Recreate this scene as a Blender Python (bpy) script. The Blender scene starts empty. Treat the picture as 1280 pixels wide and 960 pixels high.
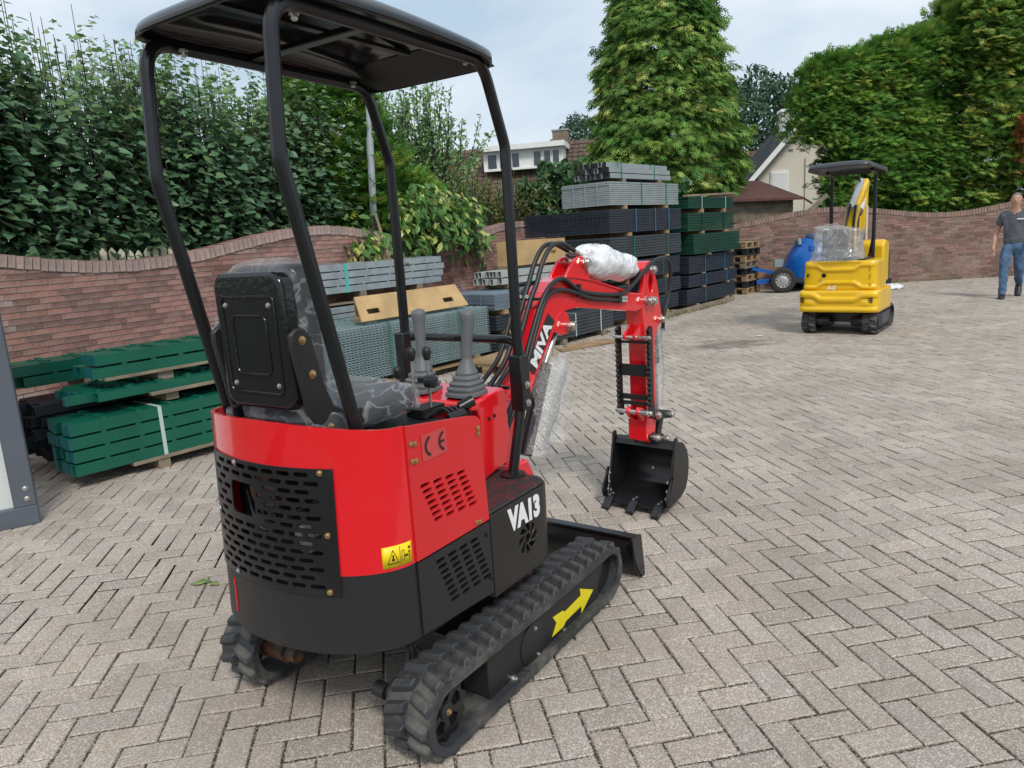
import bpy, bmesh, math, random
from mathutils import Vector, Matrix, noise
from math import sin, cos, pi, radians, sqrt, atan2
random.seed(7)
S = bpy.context.scene
COL = S.collection

# ------------------------------------------------------------------ camera
CAM_H = 1.55
PITCH, ROLL = radians(11.354), radians(3.518)
FPX = 909.6
def cam_axes():
    fwd = Vector((0, cos(PITCH), -sin(PITCH))); right = Vector((1, 0, 0)); down = Vector((0, -sin(PITCH), -cos(PITCH)))
    r = cos(ROLL) * right + sin(ROLL) * down
    d = -sin(ROLL) * right + cos(ROLL) * down
    return r, d, fwd
_r, _d, _f = cam_axes()
cam_data = bpy.data.cameras.new('camera')
cam_data.sensor_fit = 'HORIZONTAL'; cam_data.sensor_width = 36.0; cam_data.lens = 36.0 * FPX / 1280.0
cam_data.clip_start = 0.05; cam_data.clip_end = 2000
cam = bpy.data.objects.new('camera', cam_data); COL.objects.link(cam)
cam.matrix_world = Matrix(((_r.x, -_d.x, -_f.x, 0), (_r.y, -_d.y, -_f.y, 0), (_r.z, -_d.z, -_f.z, CAM_H), (0, 0, 0, 1)))
S.camera = cam
S.render.resolution_x = 1024; S.render.resolution_y = 768
def to_px(p):
    v = Vector(p) - Vector((0, 0, CAM_H)); c = v.dot(_f)
    if c < .05: return None
    return 640 + FPX * v.dot(_r) / c, 480 + FPX * v.dot(_d) / c

# ------------------------------------------------------------------ sky, sun, exposure
SUN_EL, SUN_AZ = radians(47), radians(163)      # azimuth: compass-like, 0 = +y, clockwise
world = bpy.data.worlds.new('World'); S.world = world; world.use_nodes = True
wn, wl = world.node_tree.nodes, world.node_tree.links
wn.clear()
w_out = wn.new('ShaderNodeOutputWorld'); w_bg = wn.new('ShaderNodeBackground')
sky = wn.new('ShaderNodeTexSky'); sky.sky_type = 'NISHITA'; sky.sun_disc = False
sky.sun_elevation = SUN_EL; sky.sun_rotation = SUN_AZ
sky.air_density = 1.0; sky.dust_density = 2.0; sky.ozone_density = 1.0
geo = wn.new('ShaderNodeTexCoord')
mp = wn.new('ShaderNodeMapping'); mp.inputs['Scale'].default_value = (1.0, 1.0, 2.6)
cl = wn.new('ShaderNodeTexNoise'); cl.inputs['Scale'].default_value = 1.45; cl.inputs['Detail'].default_value = 6; cl.inputs['Roughness'].default_value = .5; cl.inputs['Distortion'].default_value = .3
rampn = wn.new('ShaderNodeValToRGB')
rampn.color_ramp.elements[0].position = .38; rampn.color_ramp.elements[0].color = (3.3, 4.2, 5.1, 1)
rampn.color_ramp.elements[1].position = .60; rampn.color_ramp.elements[1].color = (6.4, 6.7, 7.0, 1)
mixc = wn.new('ShaderNodeMix'); mixc.data_type = 'RGBA'; mixc.inputs[0].default_value = .93
wl.new(geo.outputs['Generated'], mp.inputs['Vector']); mp.inputs['Location'].default_value = (3.1, .4, .2); wl.new(mp.outputs['Vector'], cl.inputs['Vector'])
wl.new(cl.outputs['Fac'], rampn.inputs['Fac'])
wl.new(sky.outputs['Color'], mixc.inputs[6]); wl.new(rampn.outputs['Color'], mixc.inputs[7])
wl.new(mixc.outputs[2], w_bg.inputs['Color']); w_bg.inputs['Strength'].default_value = .105
wl.new(w_bg.outputs['Background'], w_out.inputs['Surface'])
sun_d = bpy.data.lights.new('sun', 'SUN'); sun_d.energy = 1.5; sun_d.angle = radians(12); sun_d.color = (1.0, .965, .91)
sun = bpy.data.objects.new('sun', sun_d); COL.objects.link(sun)
_sd = Vector((sin(SUN_AZ) * cos(SUN_EL), cos(SUN_AZ) * cos(SUN_EL), sin(SUN_EL)))
sun.rotation_euler = _sd.to_track_quat('Z', 'Y').to_euler()
S.view_settings.view_transform = 'Standard'; S.view_settings.look = 'None'
S.view_settings.exposure = 0.58; S.view_settings.gamma = 1.0
try: S.view_settings.use_curve_mapping = False
except Exception: pass
S.render.engine = 'CYCLES'
S.cycles.max_bounces = 8; S.cycles.transparent_max_bounces = 16; S.cycles.diffuse_bounces = 3

# ------------------------------------------------------------------ materials
MATS = {}
def mat(name, col, rough=.5, metal=0, noise_amt=0, noise_scale=20, bump=0, bump_scale=60, coat=0, tint=False, spec=.5, dirt=None, translucent=0, alt=None, stretch=None):
    if name in MATS: return MATS[name]
    m = bpy.data.materials.new(name); m.use_nodes = True; MATS[name] = m
    n, l = m.node_tree.nodes, m.node_tree.links
    b = n['Principled BSDF']; b.inputs['Roughness'].default_value = rough; b.inputs['Metallic'].default_value = metal
    b.inputs['Specular IOR Level'].default_value = spec
    if coat: b.inputs['Coat Weight'].default_value = coat; b.inputs['Coat Roughness'].default_value = .03
    tc = n.new('ShaderNodeTexCoord'); vec = tc.outputs['Object']
    if stretch:
        mm = n.new('ShaderNodeMapping'); mm.inputs['Scale'].default_value = stretch; l.new(vec, mm.inputs['Vector']); vec = mm.outputs['Vector']
    c = n.new('ShaderNodeRGB'); c.outputs[0].default_value = (*col, 1); cur = c.outputs[0]
    if tint:
        a = n.new('ShaderNodeAttribute'); a.attribute_name = 'tint'
        mx = n.new('ShaderNodeMix'); mx.data_type = 'RGBA'; mx.blend_type = 'MULTIPLY'; mx.inputs[0].default_value = 1
        l.new(cur, mx.inputs[6]); l.new(a.outputs['Color'], mx.inputs[7]); cur = mx.outputs[2]
    if noise_amt:
        t = n.new('ShaderNodeTexNoise'); t.inputs['Scale'].default_value = noise_scale; t.inputs['Detail'].default_value = 5
        l.new(vec, t.inputs['Vector'])
        r = n.new('ShaderNodeMapRange'); r.inputs['From Min'].default_value = .3; r.inputs['From Max'].default_value = .7
        r.inputs['To Min'].default_value = 0; r.inputs['To Max'].default_value = 1
        l.new(t.outputs['Fac'], r.inputs['Value'])
        mx = n.new('ShaderNodeMix'); mx.data_type = 'RGBA'
        a2 = alt if alt else tuple(x * (1 - noise_amt) for x in col)
        if tint or not alt:
            mx.blend_type = 'MULTIPLY'; mx.inputs[7].default_value = (1 - noise_amt,) * 3 + (1,)
        else: mx.inputs[7].default_value = (*a2, 1)
        l.new(r.outputs['Result'], mx.inputs[0]); l.new(cur, mx.inputs[6]); cur = mx.outputs[2]
    if dirt:
        t = n.new('ShaderNodeTexNoise'); t.inputs['Scale'].default_value = dirt[1]; t.inputs['Detail'].default_value = 7; t.inputs['Roughness'].default_value = .65
        l.new(vec, t.inputs['Vector'])
        r = n.new('ShaderNodeMapRange'); r.inputs['From Min'].default_value = dirt[2]; r.inputs['From Max'].default_value = dirt[3]; r.inputs['To Max'].default_value = dirt[4]
        l.new(t.outputs['Fac'], r.inputs['Value'])
        mx = n.new('ShaderNodeMix'); mx.data_type = 'RGBA'; mx.inputs[7].default_value = (*dirt[0], 1)
        l.new(r.outputs['Result'], mx.inputs[0]); l.new(cur, mx.inputs[6]); cur = mx.outputs[2]
        rr = n.new('ShaderNodeMapRange'); rr.inputs['To Min'].default_value = rough; rr.inputs['To Max'].default_value = min(1, rough + .25)
        l.new(r.outputs['Result'], rr.inputs['Value']); l.new(rr.outputs['Result'], b.inputs['Roughness'])
    l.new(cur, b.inputs['Base Color'])
    if bump:
        t = n.new('ShaderNodeTexNoise'); t.inputs['Scale'].default_value = bump_scale; t.inputs['Detail'].default_value = 3
        l.new(vec, t.inputs['Vector'])
        bp = n.new('ShaderNodeBump'); bp.inputs['Strength'].default_value = bump; bp.inputs['Distance'].default_value = .01
        l.new(t.outputs['Fac'], bp.inputs['Height']); l.new(bp.outputs['Normal'], b.inputs['Normal'])
    if translucent:
        tr = n.new('ShaderNodeBsdfTranslucent'); l.new(cur, tr.inputs['Color'])
        ms = n.new('ShaderNodeMixShader'); ms.inputs[0].default_value = translucent
        l.new(b.outputs[0], ms.inputs[1]); l.new(tr.outputs[0], ms.inputs[2]); l.new(ms.outputs[0], n['Material Output'].inputs['Surface'])
    return m

def film_mat(name, opac=.35, scale=14, col=(.85, .87, .9), crease_glint=.55):
    """thin clear film: mostly see-through, with glossy sheet reflections and pale lines painted in for the highlights on creases"""
    m = bpy.data.materials.new(name); m.use_nodes = True; n, l = m.node_tree.nodes, m.node_tree.links
    b = n['Principled BSDF']; b.inputs['Base Color'].default_value = (*col, 1); b.inputs['Roughness'].default_value = .10; b.inputs['Specular IOR Level'].default_value = 1.0
    tr = n.new('ShaderNodeBsdfTransparent'); ms = n.new('ShaderNodeMixShader')
    tc = n.new('ShaderNodeTexCoord'); t = n.new('ShaderNodeTexNoise'); t.inputs['Scale'].default_value = scale; t.inputs['Detail'].default_value = 3; t.inputs['Distortion'].default_value = 1.6
    l.new(tc.outputs['Object'], t.inputs['Vector'])
    def mth(op, a, bb):
        q = n.new('ShaderNodeMath'); q.operation = op
        for k, v in ((0, a), (1, bb)):
            if v is None: continue
            if isinstance(v, (int, float)): q.inputs[k].default_value = v
            else: l.new(v, q.inputs[k])
        return q.outputs[0]
    d = mth('ABSOLUTE', mth('SUBTRACT', t.outputs['Fac'], .5), None)
    r = n.new('ShaderNodeMapRange'); r.inputs['From Min'].default_value = .0; r.inputs['From Max'].default_value = .028; r.inputs['To Min'].default_value = crease_glint; r.inputs['To Max'].default_value = 0  # pale lines painted in for highlights along the film folds
    l.new(d, r.inputs['Value'])
    lw = n.new('ShaderNodeLayerWeight'); lw.inputs['Blend'].default_value = .35
    fac = mth('ADD', mth('ADD', r.outputs['Result'], opac), mth('MULTIPLY', lw.outputs['Fresnel'], .35))
    fac = mth('MINIMUM', fac, 1.0); l.new(fac, ms.inputs[0])
    bp = n.new('ShaderNodeBump'); bp.inputs['Strength'].default_value = .8; bp.inputs['Distance'].default_value = .015
    l.new(t.outputs['Fac'], bp.inputs['Height']); l.new(bp.outputs['Normal'], b.inputs['Normal'])
    l.new(tr.outputs[0], ms.inputs[1]); l.new(b.outputs[0], ms.inputs[2]); l.new(ms.outputs[0], n['Material Output'].inputs['Surface'])
    MATS[name] = m; return m

M_RED = mat('red_paint', (.74, .009, .016), .22, coat=.8, dirt=((.5, .12, .1), 3, .62, .8, .12))
M_REDM = mat('red_paint_matt', (.64, .016, .02), .40, coat=.1, dirt=((.5, .12, .1), 5, .6, .8, .15))
M_BLK = mat('black_paint', (.010, .010, .011), .3, dirt=((.10, .09, .08), 6, .55, .8, .2))
M_BLKS = mat('black_satin', (.015, .015, .0155), .48, dirt=((.12, .10, .08), 5, .58, .85, .25), bump=.05, bump_scale=300)
M_BLKG = mat('black_gloss_plastic', (.011, .011, .012), .13, bump=.10, bump_scale=60)
M_DARK = mat('dark_void', (.006, .006, .006), .9)  # near-black, paints the shade inside openings and behind slots
M_RUB = mat('track_rubber', (.036, .038, .042), .62, noise_amt=.3, noise_scale=12, dirt=((.26, .235, .19), 7, .47, .78, .55), bump=.2, bump_scale=90)
M_HOSE = mat('hose_rubber', (.014, .014, .015), .45)
M_STEEL = mat('zinc_bolt', (.62, .6, .56), .3, metal=.9, noise_amt=.2, noise_scale=40)
M_GOLD = mat('brass_bolt', (.62, .42, .19), .32, metal=.9, noise_amt=.3, noise_scale=60)
M_RUST = mat('rusty_motor', (.035, .03, .026), .6, dirt=((.28, .10, .04), 14, .45, .65, .8))
M_GREY = mat('grey_rubber', (.13, .135, .14), .55)
M_YEL = mat('yellow_sticker', (.85, .62, .0), .4)
M_YELA = mat('yellow_arrow', (.75, .62, .01), .45)
M_WHT = mat('white_print', (.8, .8, .78), .45)
M_BLKP = mat('black_print', (.015, .015, .015), .5)
M_FILM = film_mat('clear_film', .06, 6, crease_glint=.20)
M_FILMW = film_mat('white_foam_wrap', .62, 12, (.86, .86, .88), .3)
M_WRAPG = film_mat('grey_bubble_wrap', .22, 30, (.72, .74, .74), .35)
M_GREEN = mat('green_coating', (.003, .115, .068), .36, noise_amt=.25, noise_scale=4)
M_GREENB = mat('green_blue_cap', (.004, .11, .12), .42)
M_GALV = mat('galvanised_steel', (.40, .45, .47), .42, metal=.35, noise_amt=.3, noise_scale=9)
M_GALVL = mat('light_grey_coating', (.30, .34, .35), .5, noise_amt=.2, noise_scale=5)
M_ANTH = mat('anthracite_coating', (.022, .029, .04), .45, noise_amt=.3, noise_scale=6)
M_WOOD = mat('pallet_wood', (.40, .27, .14), .75, noise_amt=.45, noise_scale=5, stretch=(1, 1, 6), bump=.2)
M_WOODG = mat('weathered_wood', (.30, .24, .17), .8, noise_amt=.45, noise_scale=6, bump=.25)
M_PLY = mat('plywood', (.56, .37, .17), .7, noise_amt=.3, noise_scale=4)
M_STRAPT = mat('turquoise_strap', (.08, .45, .38), .4)
M_STRAPW = mat('pale_strap', (.45, .55, .53), .4)
M_STRAPB = mat('blue_strap', (.03, .16, .25), .4)
M_STRAPG = mat('green_strap', (.01, .16, .09), .4)
M_YPAINT = mat('yellow_paint', (.83, .50, .003), .32, coat=.3, noise_amt=.1, noise_scale=4)
M_GLASS = mat('window_glass', (.03, .04, .05), .06, spec=.9)
M_WPAINT = mat('white_paint', (.78, .78, .76), .5, noise_amt=.08, noise_scale=3)

# ------------------------------------------------------------------ mesh helpers
class MB:
    def __init__(s): s.v = []; s.f = []; s.t = []; s.cur = None
    def add(s, vs, fs):
        o = len(s.v); s.v.extend([tuple(p) for p in vs]); s.f.extend([tuple(i + o for i in f) for f in fs])
        if s.cur is not None: s.t.extend([s.cur] * len(fs))
        return s
    def box(s, c, d, rz=0, M=None):
        hx, hy, hz = d[0] / 2, d[1] / 2, d[2] / 2
        vs = [Vector((x, y, z)) for x in (-hx, hx) for y in (-hy, hy) for z in (-hz, hz)]
        if M is not None: vs = [M @ p + Vector(c) for p in vs]
        else:
            a, b = cos(rz), sin(rz); vs = [Vector((p.x * a - p.y * b + c[0], p.x * b + p.y * a + c[1], p.z + c[2])) for p in vs]
        return s.add(vs, [(0, 1, 3, 2), (4, 6, 7, 5), (0, 4, 5, 1), (2, 3, 7, 6), (0, 2, 6, 4), (1, 5, 7, 3)])
    def beam(s, p0, p1, w, h, up=(0, 0, 1)):
        p0, p1 = Vector(p0), Vector(p1); d = p1 - p0; L = d.length; d.normalize()
        u = Vector(up); sd = d.cross(u)
        if sd.length < 1e-4: sd = d.cross(Vector((1, 0, 0)))
        sd.normalize(); u = sd.cross(d)
        M = Matrix((d, sd, u)).transposed()
        return s.box((p0 + p1) / 2, (L, w, h), M=M)
    def tube(s, pts, r, n=10, caps=True, rads=None, flat=None):
        pts = [Vector(p) for p in pts]; N = len(pts); rings = []
        T = []
        for i in range(N):
            t = (pts[min(i + 1, N - 1)] - pts[max(i - 1, 0)])
            T.append(t.normalized() if t.length > 1e-9 else Vector((0, 0, 1)))
        ref = Vector((0, 0, 1)) if abs(T[0].z) < .9 else Vector((1, 0, 0))
        nrm = (ref - T[0] * ref.dot(T[0])).normalized()
        vs = []
        for i in range(N):
            nrm = (nrm - T[i] * nrm.dot(T[i])).normalized(); bn = T[i].cross(nrm)
            rr = rads[i] if rads else r
            for k in range(n):
                a = 2 * pi * k / n + (pi / n)
                vs.append(pts[i] + nrm * (cos(a) * rr) + bn * (sin(a) * rr * (flat or 1)))
        fs = []
        for i in range(N - 1):
            for k in range(n):
                fs.append((i * n + k, i * n + (k + 1) % n, (i + 1) * n + (k + 1) % n, (i + 1) * n + k))
        if caps: fs.append(tuple(range(n))[::-1]); fs.append(tuple((N - 1) * n + k for k in range(n)))
        return s.add(vs, fs)
    def cyl(s, p0, p1, r, n=16, r1=None):
        return s.tube([p0, p1], r, n, rads=[r, r1 if r1 is not None else r])
    def prism(s, poly, origin, ux, uy, thick):
        """polygon in plane (ux,uy) at origin, extruded along ux x uy by thick (both ends given (t0,t1) or a number)"""
        ux, uy, o = Vector(ux), Vector(uy), Vector(origin); w = ux.cross(uy).normalized()
        t0, t1 = thick if isinstance(thick, tuple) else (0, thick)
        n = len(poly)
        vs = [o + ux * p[0] + uy * p[1] + w * t0 for p in poly] + [o + ux * p[0] + uy * p[1] + w * t1 for p in poly]
        fs = [tuple(range(n))[::-1], tuple(range(n, 2 * n))] + [(i, (i + 1) % n, n + (i + 1) % n, n + i) for i in range(n)]
        return s.add(vs, fs)
    def lathe(s, prof, c, axis=(0, 0, 1), n=24, caps=True):
        """prof: list of (r, h) along axis"""
        ax = Vector(axis).normalized(); ref = Vector((1, 0, 0)) if abs(ax.x) < .9 else Vector((0, 1, 0))
        u = (ref - ax * ref.dot(ax)).normalized(); w = ax.cross(u); c = Vector(c); vs = []
        for r, h in prof:
            for k in range(n):
                a = 2 * pi * k / n; vs.append(c + ax * h + u * (cos(a) * r) + w * (sin(a) * r))
        fs = [(i * n + k, i * n + (k + 1) % n, (i + 1) * n + (k + 1) % n, (i + 1) * n + k) for i in range(len(prof) - 1) for k in range(n)]
        if caps: fs.append(tuple(range(n))[::-1]); fs.append(tuple((len(prof) - 1) * n + k for k in range(n)))
        return s.add(vs, fs)
    def mesh(s, name, smooth=35):
        me = bpy.data.meshes.new(name); me.from_pydata(s.v, [], s.f); 
        if s.t:
            at = me.color_attributes.new('tint', 'FLOAT_COLOR', 'CORNER')
            buf = []
            for f, t in zip(s.f, s.t): buf.extend((t[0], t[1], t[2], 1.0) * len(f))
            at.data.foreach_set('color', buf)
        me.update()
        if smooth:
            me.polygons.foreach_set('use_smooth', [True] * len(me.polygons))
            me.set_sharp_from_angle(angle=radians(smooth))
        return me

def setp(o, label=None, category=None, group=None, kind=None):
    if label: o['label'] = label
    if category: o["category"] = category
    if group: o['group'] = group
    if kind: o['kind'] = kind
    return o
def link(name, data, parent=None):
    o = bpy.data.objects.new(name, data); COL.objects.link(o)
    if parent is not None: o.parent = parent
    return o
def part(name, mb, m, parent=None, smooth=35, bevel=0, seg=2, fix=False, **k):
    me = mb.mesh(name, smooth) if isinstance(mb, MB) else mb
    if fix:
        bm = bmesh.new(); bm.from_mesh(me); bmesh.ops.recalc_face_normals(bm, faces=bm.faces); bm.to_mesh(me); bm.free()
    if m is not None and not me.materials: me.materials.append(m)
    o = link(name, me, parent)
    if bevel:
        b = o.modifiers.new('bevel', 'BEVEL'); b.width = bevel; b.segments = seg; b.limit_method = 'ANGLE'; b.angle_limit = radians(30)
        b.harden_normals = False
    if k: setp(o, **k)
    return o
def empty(name, loc=(0, 0, 0), rz=0, **k):
    o = link(name, None); o.location = loc; o.rotation_euler = (0, 0, rz); o.empty_display_size = .1
    return setp(o, **k)
def cut(me, cutter_mb, solver='EXACT', self_=False):
    """boolean difference, returns a new mesh"""
    bm = bmesh.new(); bm.from_mesh(me); bmesh.ops.recalc_face_normals(bm, faces=bm.faces); bm.to_mesh(me); bm.free()
    cm = cutter_mb.mesh('cutter', 0)
    bm = bmesh.new(); bm.from_mesh(cm); bmesh.ops.recalc_face_normals(bm, faces=bm.faces); bm.to_mesh(cm); bm.free()
    a = bpy.data.objects.new('cut_a', me); b = bpy.data.objects.new('cut_b', cm); COL.objects.link(a); COL.objects.link(b)
    md = a.modifiers.new('b', 'BOOLEAN'); md.operation = 'DIFFERENCE'; md.solver = solver; md.object = b
    if solver == 'EXACT': md.use_self = self_
    dg = bpy.context.evaluated_depsgraph_get(); res = bpy.data.meshes.new_from_object(a.evaluated_get(dg))
    bpy.data.objects.remove(a); bpy.data.objects.remove(b); bpy.data.meshes.remove(cm); res.materials.clear()
    res.polygons.foreach_set('use_smooth', [True] * len(res.polygons)); res.set_sharp_from_angle(angle=radians(30))
    return res
def text_mesh(txt, size, sx=1.0, extrude=.001, offset=0.0, shear=0):
    c = bpy.data.curves.new('t', 'FONT'); c.body = txt; c.size = size; c.extrude = extrude; c.offset = offset; c.shear = shear
    c.align_x = 'CENTER'; c.align_y = 'CENTER'; c.resolution_u = 3
    o = bpy.data.objects.new('t', c); COL.objects.link(o)
    dg = bpy.context.evaluated_depsgraph_get(); me = bpy.data.meshes.new_from_object(o.evaluated_get(dg))
    bpy.data.objects.remove(o); bpy.data.curves.remove(c)
    for v in me.vertices: v.co.x *= sx
    me.materials.clear()
    return me
def place_text(name, me, m, parent, origin, ux, uy):
    ux, uy = Vector(ux).normalized(), Vector(uy).normalized(); w = ux.cross(uy)
    me.transform(Matrix(((ux.x, uy.x, w.x, origin[0]), (ux.y, uy.y, w.y, origin[1]), (ux.z, uy.z, w.z, origin[2]), (0, 0, 0, 1))))
    me.materials.append(m)
    return link(name, me, parent)
def smooth_path(pts, k=6):
    P = [Vector(p) for p in pts]; out = []
    for i in range(len(P) - 1):
        p0, p1, p2, p3 = P[max(i - 1, 0)], P[i], P[i + 1], P[min(i + 2, len(P) - 1)]
        for j in range(k):
            t = j / k
            out.append(.5 * ((2 * p1) + (p2 - p0) * t + (2 * p0 - 5 * p1 + 4 * p2 - p3) * t * t + (3 * p1 - p0 - 3 * p2 + p3) * t ** 3))
    out.append(P[-1]); return out
def round_path(pts, r, k=5):
    P = [Vector(p) for p in pts]; out = [P[0]]
    for i in range(1, len(P) - 1):
        a = (P[i - 1] - P[i]); b = (P[i + 1] - P[i]); ra = min(r, a.length * .45); rb = min(r, b.length * .45)
        A = P[i] + a.normalized() * ra; B = P[i] + b.normalized() * rb
        for j in range(k + 1):
            t = j / k; out.append(A * (1 - t) ** 2 + P[i] * 2 * t * (1 - t) + B * t * t)
    out.append(P[-1]); return out
def rrect(x0, y0, x1, y1, r, k=5):
    out = []
    for cx, cy, a0 in ((x1 - r, y1 - r, 0), (x0 + r, y1 - r, 90), (x0 + r, y0 + r, 180), (x1 - r, y0 + r, 270)):
        for j in range(k + 1):
            a = radians(a0 + 90 * j / k); out.append((cx + r * cos(a), cy + r * sin(a)))
    return out
def slot_poly(cx, cy, L, w, k=5, ang=0):
    r = w / 2; out = []
    for sx, a0 in ((1, -90), (-1, 90)):
        for j in range(k + 1):
            a = radians(a0 + 180 * j / k); out.append((sx * (L / 2 - r) + r * cos(a), r * sin(a)))
    c, s_ = cos(ang), sin(ang)
    return [(cx + x * c - y * s_, cy + x * s_ + y * c) for x, y in out]
def copy_tree(o, parent=None):
    c = o.copy(); COL.objects.link(c); c.parent = parent
    for ch in list(o.children): copy_tree(ch, c)
    return c

# ------------------------------------------------------------------ ground and paving
def ground_mat():
    m = mat('earth_and_grass', (.07, .09, .035), .95, noise_amt=.5, noise_scale=.7, bump=.4, bump_scale=8); return m
g = MB(); g.add([(-400, -60, -.06), (400, -60, -.06), (400, 700, -.06), (-400, 700, -.06)], [(0, 1, 2, 3)])
part('ground', g, ground_mat(), kind='structure')

def paver_mat(name, base, joint=False):
    m = bpy.data.materials.new(name); m.use_nodes = True; n, l = m.node_tree.nodes, m.node_tree.links
    b = n['Principled BSDF']; b.inputs['Roughness'].default_value = .88; b.inputs['Specular IOR Level'].default_value = .25
    gp = n.new('ShaderNodeNewGeometry'); P = gp.outputs['Position']
    def nz(sc, det=3, rough=.5):
        t = n.new('ShaderNodeTexNoise'); t.inputs['Scale'].default_value = sc; t.inputs['Detail'].default_value = det; t.inputs['Roughness'].default_value = rough
        l.new(P, t.inputs['Vector']); return t.outputs['Fac']
    def mr(x, a, c, lo, hi):
        r = n.new('ShaderNodeMapRange'); r.inputs['From Min'].default_value = a; r.inputs['From Max'].default_value = c; r.inputs['To Min'].default_value = lo; r.inputs['To Max'].default_value = hi
        l.new(x, r.inputs['Value']); return r.outputs['Result']
    def mix(fac, A, B, mode='MIX'):
        x = n.new('ShaderNodeMix'); x.data_type = 'RGBA'; x.blend_type = mode
        if isinstance(fac, float): x.inputs[0].default_value = fac
        else: l.new(fac, x.inputs[0])
        for s_, v in ((6, A), (7, B)):
            if isinstance(v, tuple): x.inputs[s_].default_value = (*v, 1)
            else: l.new(v, x.inputs[s_])
        return x.outputs[2]
    c = n.new('ShaderNodeRGB'); c.outputs[0].default_value = (*base, 1); cur = c.outputs[0]
    if not joint:
        a = n.new('ShaderNodeAttribute'); a.attribute_name = 'tint'; cur = mix(1.0, cur, a.outputs['Color'], 'MULTIPLY')
    cur = mix(mr(nz(210, 3, .7), .40, .62, 0, .72), cur, (base[0] * .26, base[1] * .25, base[2] * .25))
    v = n.new('ShaderNodeTexVoronoi'); v.inputs['Scale'].default_value = 210; l.new(P, v.inputs['Vector'])
    sep = n.new('ShaderNodeSeparateColor'); l.new(v.outputs['Color'], sep.inputs['Color'])
    cur = mix(mr(sep.outputs[0], .70, .90, 0, .55), cur, (.76, .70, .62))
    cur = mix(mr(nz(1.1, 5, .62), .42, .72, 0, .55), cur, (base[0] * .42, base[1] * .41, base[2] * .40))
    cur = mix(mr(nz(9, 4, .6), .52, .75, 0, .35), cur, (base[0] * .55, base[1] * .52, base[2] * .48))
    # damp oil patch on the yard
    d = n.new('ShaderNodeVectorMath'); d.operation = 'DISTANCE'; 
    mpn = n.new('ShaderNodeMapping'); mpn.inputs['Location'].default_value = (-2.9, -9.43, 0); mpn.inputs['Scale'].default_value = (1, 1, 0)
    l.new(P, mpn.inputs['Vector'])
    mp2 = n.new('ShaderNodeMapping'); mp2.inputs['Scale'].default_value = (1.5, 1.9, 1); mp2.inputs['Rotation'].default_value = (0, 0, radians(-12)); l.new(mpn.outputs['Vector'], mp2.inputs['Vector'])
    l.new(mp2.outputs['Vector'], d.inputs[0]); d.inputs[1].default_value = (0, 0, 0)
    ad = n.new('ShaderNodeMath'); ad.operation = 'ADD'; l.new(d.outputs['Value'], ad.inputs[0]); l.new(mr(nz(4, 4), .3, .7, -.45, .45), ad.inputs[1])
    cur = mix(mr(ad.outputs[0], .35, .95, .6, 0), cur, (.10, .09, .08))
    l.new(cur, b.inputs['Base Color'])
    bp = n.new('ShaderNodeBump'); bp.inputs['Strength'].default_value = .45; bp.inputs['Distance'].default_value = .004
    l.new(nz(260, 3), bp.inputs['Height']); l.new(bp.outputs['Normal'], b.inputs['Normal'])
    MATS[name] = m; return m
M_PAV = paver_mat('concrete_paver', (.515, .443, .375))
M_JOINT = paver_mat('joint_sand', (.085, .072, .055), True)

PTH, PS = .16703, .10553
PO = Vector((.3238, 2.3936)); PA = Vector((cos(PTH), sin(PTH))); PB = Vector((sin(PTH), -cos(PTH)))
def lat(a, b):
    p = PO + PS * (a * PA + b * PB)
    return p
WALL0 = Vector((-4.2, 6.2)); WDIR = Vector((cos(radians(59.5)), sin(radians(59.5)))); WN = Vector((WDIR.y, -WDIR.x))
def in_yard(p):
    return (Vector(p) - WALL0).dot(WN) > -.15 and p[1] < 17.15
yard = MB(); yard.add([(-9.5, -1.5, -.0055), (16, -1.5, -.0055), (16, 17.3, -.0055), (2.3, 17.3, -.0055), (-9.5, -2.8, -.0055)], [(0, 1, 2, 3, 4)])
paving = part('paving', yard, M_JOINT, kind='structure')
def paver_geo(mb, c, e1, e2, L, W, z, tilt, tint):
    """chamfered block, top at z"""
    mb.cur = tint; vs = []
    for (hl, hw, zz) in ((L / 2 - .004, W / 2 - .004, 0), (L / 2, W / 2, -.003), (L / 2, W / 2, -.03)):
        for sx, sy in ((-1, -1), (1, -1), (1, 1), (-1, 1)):
            q = c + e1 * (sx * hl) + e2 * (sy * hw)
            vs.append((q.x, q.y, z + zz + tilt[0] * sx + tilt[1] * sy))
    fs = [(0, 1, 2, 3)]
    for r in (0, 4):
        for k in range(4): fs.append((r + k, r + 4 + k, r + 4 + (k + 1) % 4, r + (k + 1) % 4))
    mb.add(vs, fs)
cand = []
exc_poly = [(255, 500), (1, 1)]
def hidden_by_machines(x, y):
    if 262 < x < 700 and y < 700: return True
    if 285 < x < 530 and y < 812: return True
    if 500 < x < 780 and y < 955 - (x - 540) * .98 and y < 940: return True
    return False
for i in range(-125, 135):
    for j in range(-165, 16):
        k = (i - j) % 4
        if k == 0: c = lat(i + 1, j + .5); H_ = True
        elif k == 3: c = lat(i + .5, j + 1); H_ = False
        else: continue
        if not in_yard(c): continue
        q = to_px((c.x, c.y, 0))
        if q is None or q[0] < -600 or q[0] > 1900 or q[1] > 1700: continue
        d = sqrt(c.x ** 2 + c.y ** 2 + CAM_H ** 2)
        area = CAM_H / d ** 3
        vis = 0 < q[0] < 1280 and 0 < q[1] < 965 and not hidden_by_machines(*q)
        cand.append((area if vis else 0, c, H_, i, j))
cand.sort(key=lambda t: -t[0])
rng = random.Random(3)
def rtint():
    v = rng.uniform(.78, 1.12); w = rng.uniform(-.025, .03)
    return (v * (1 + w), v, v * (1 - w))
variants = []
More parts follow.
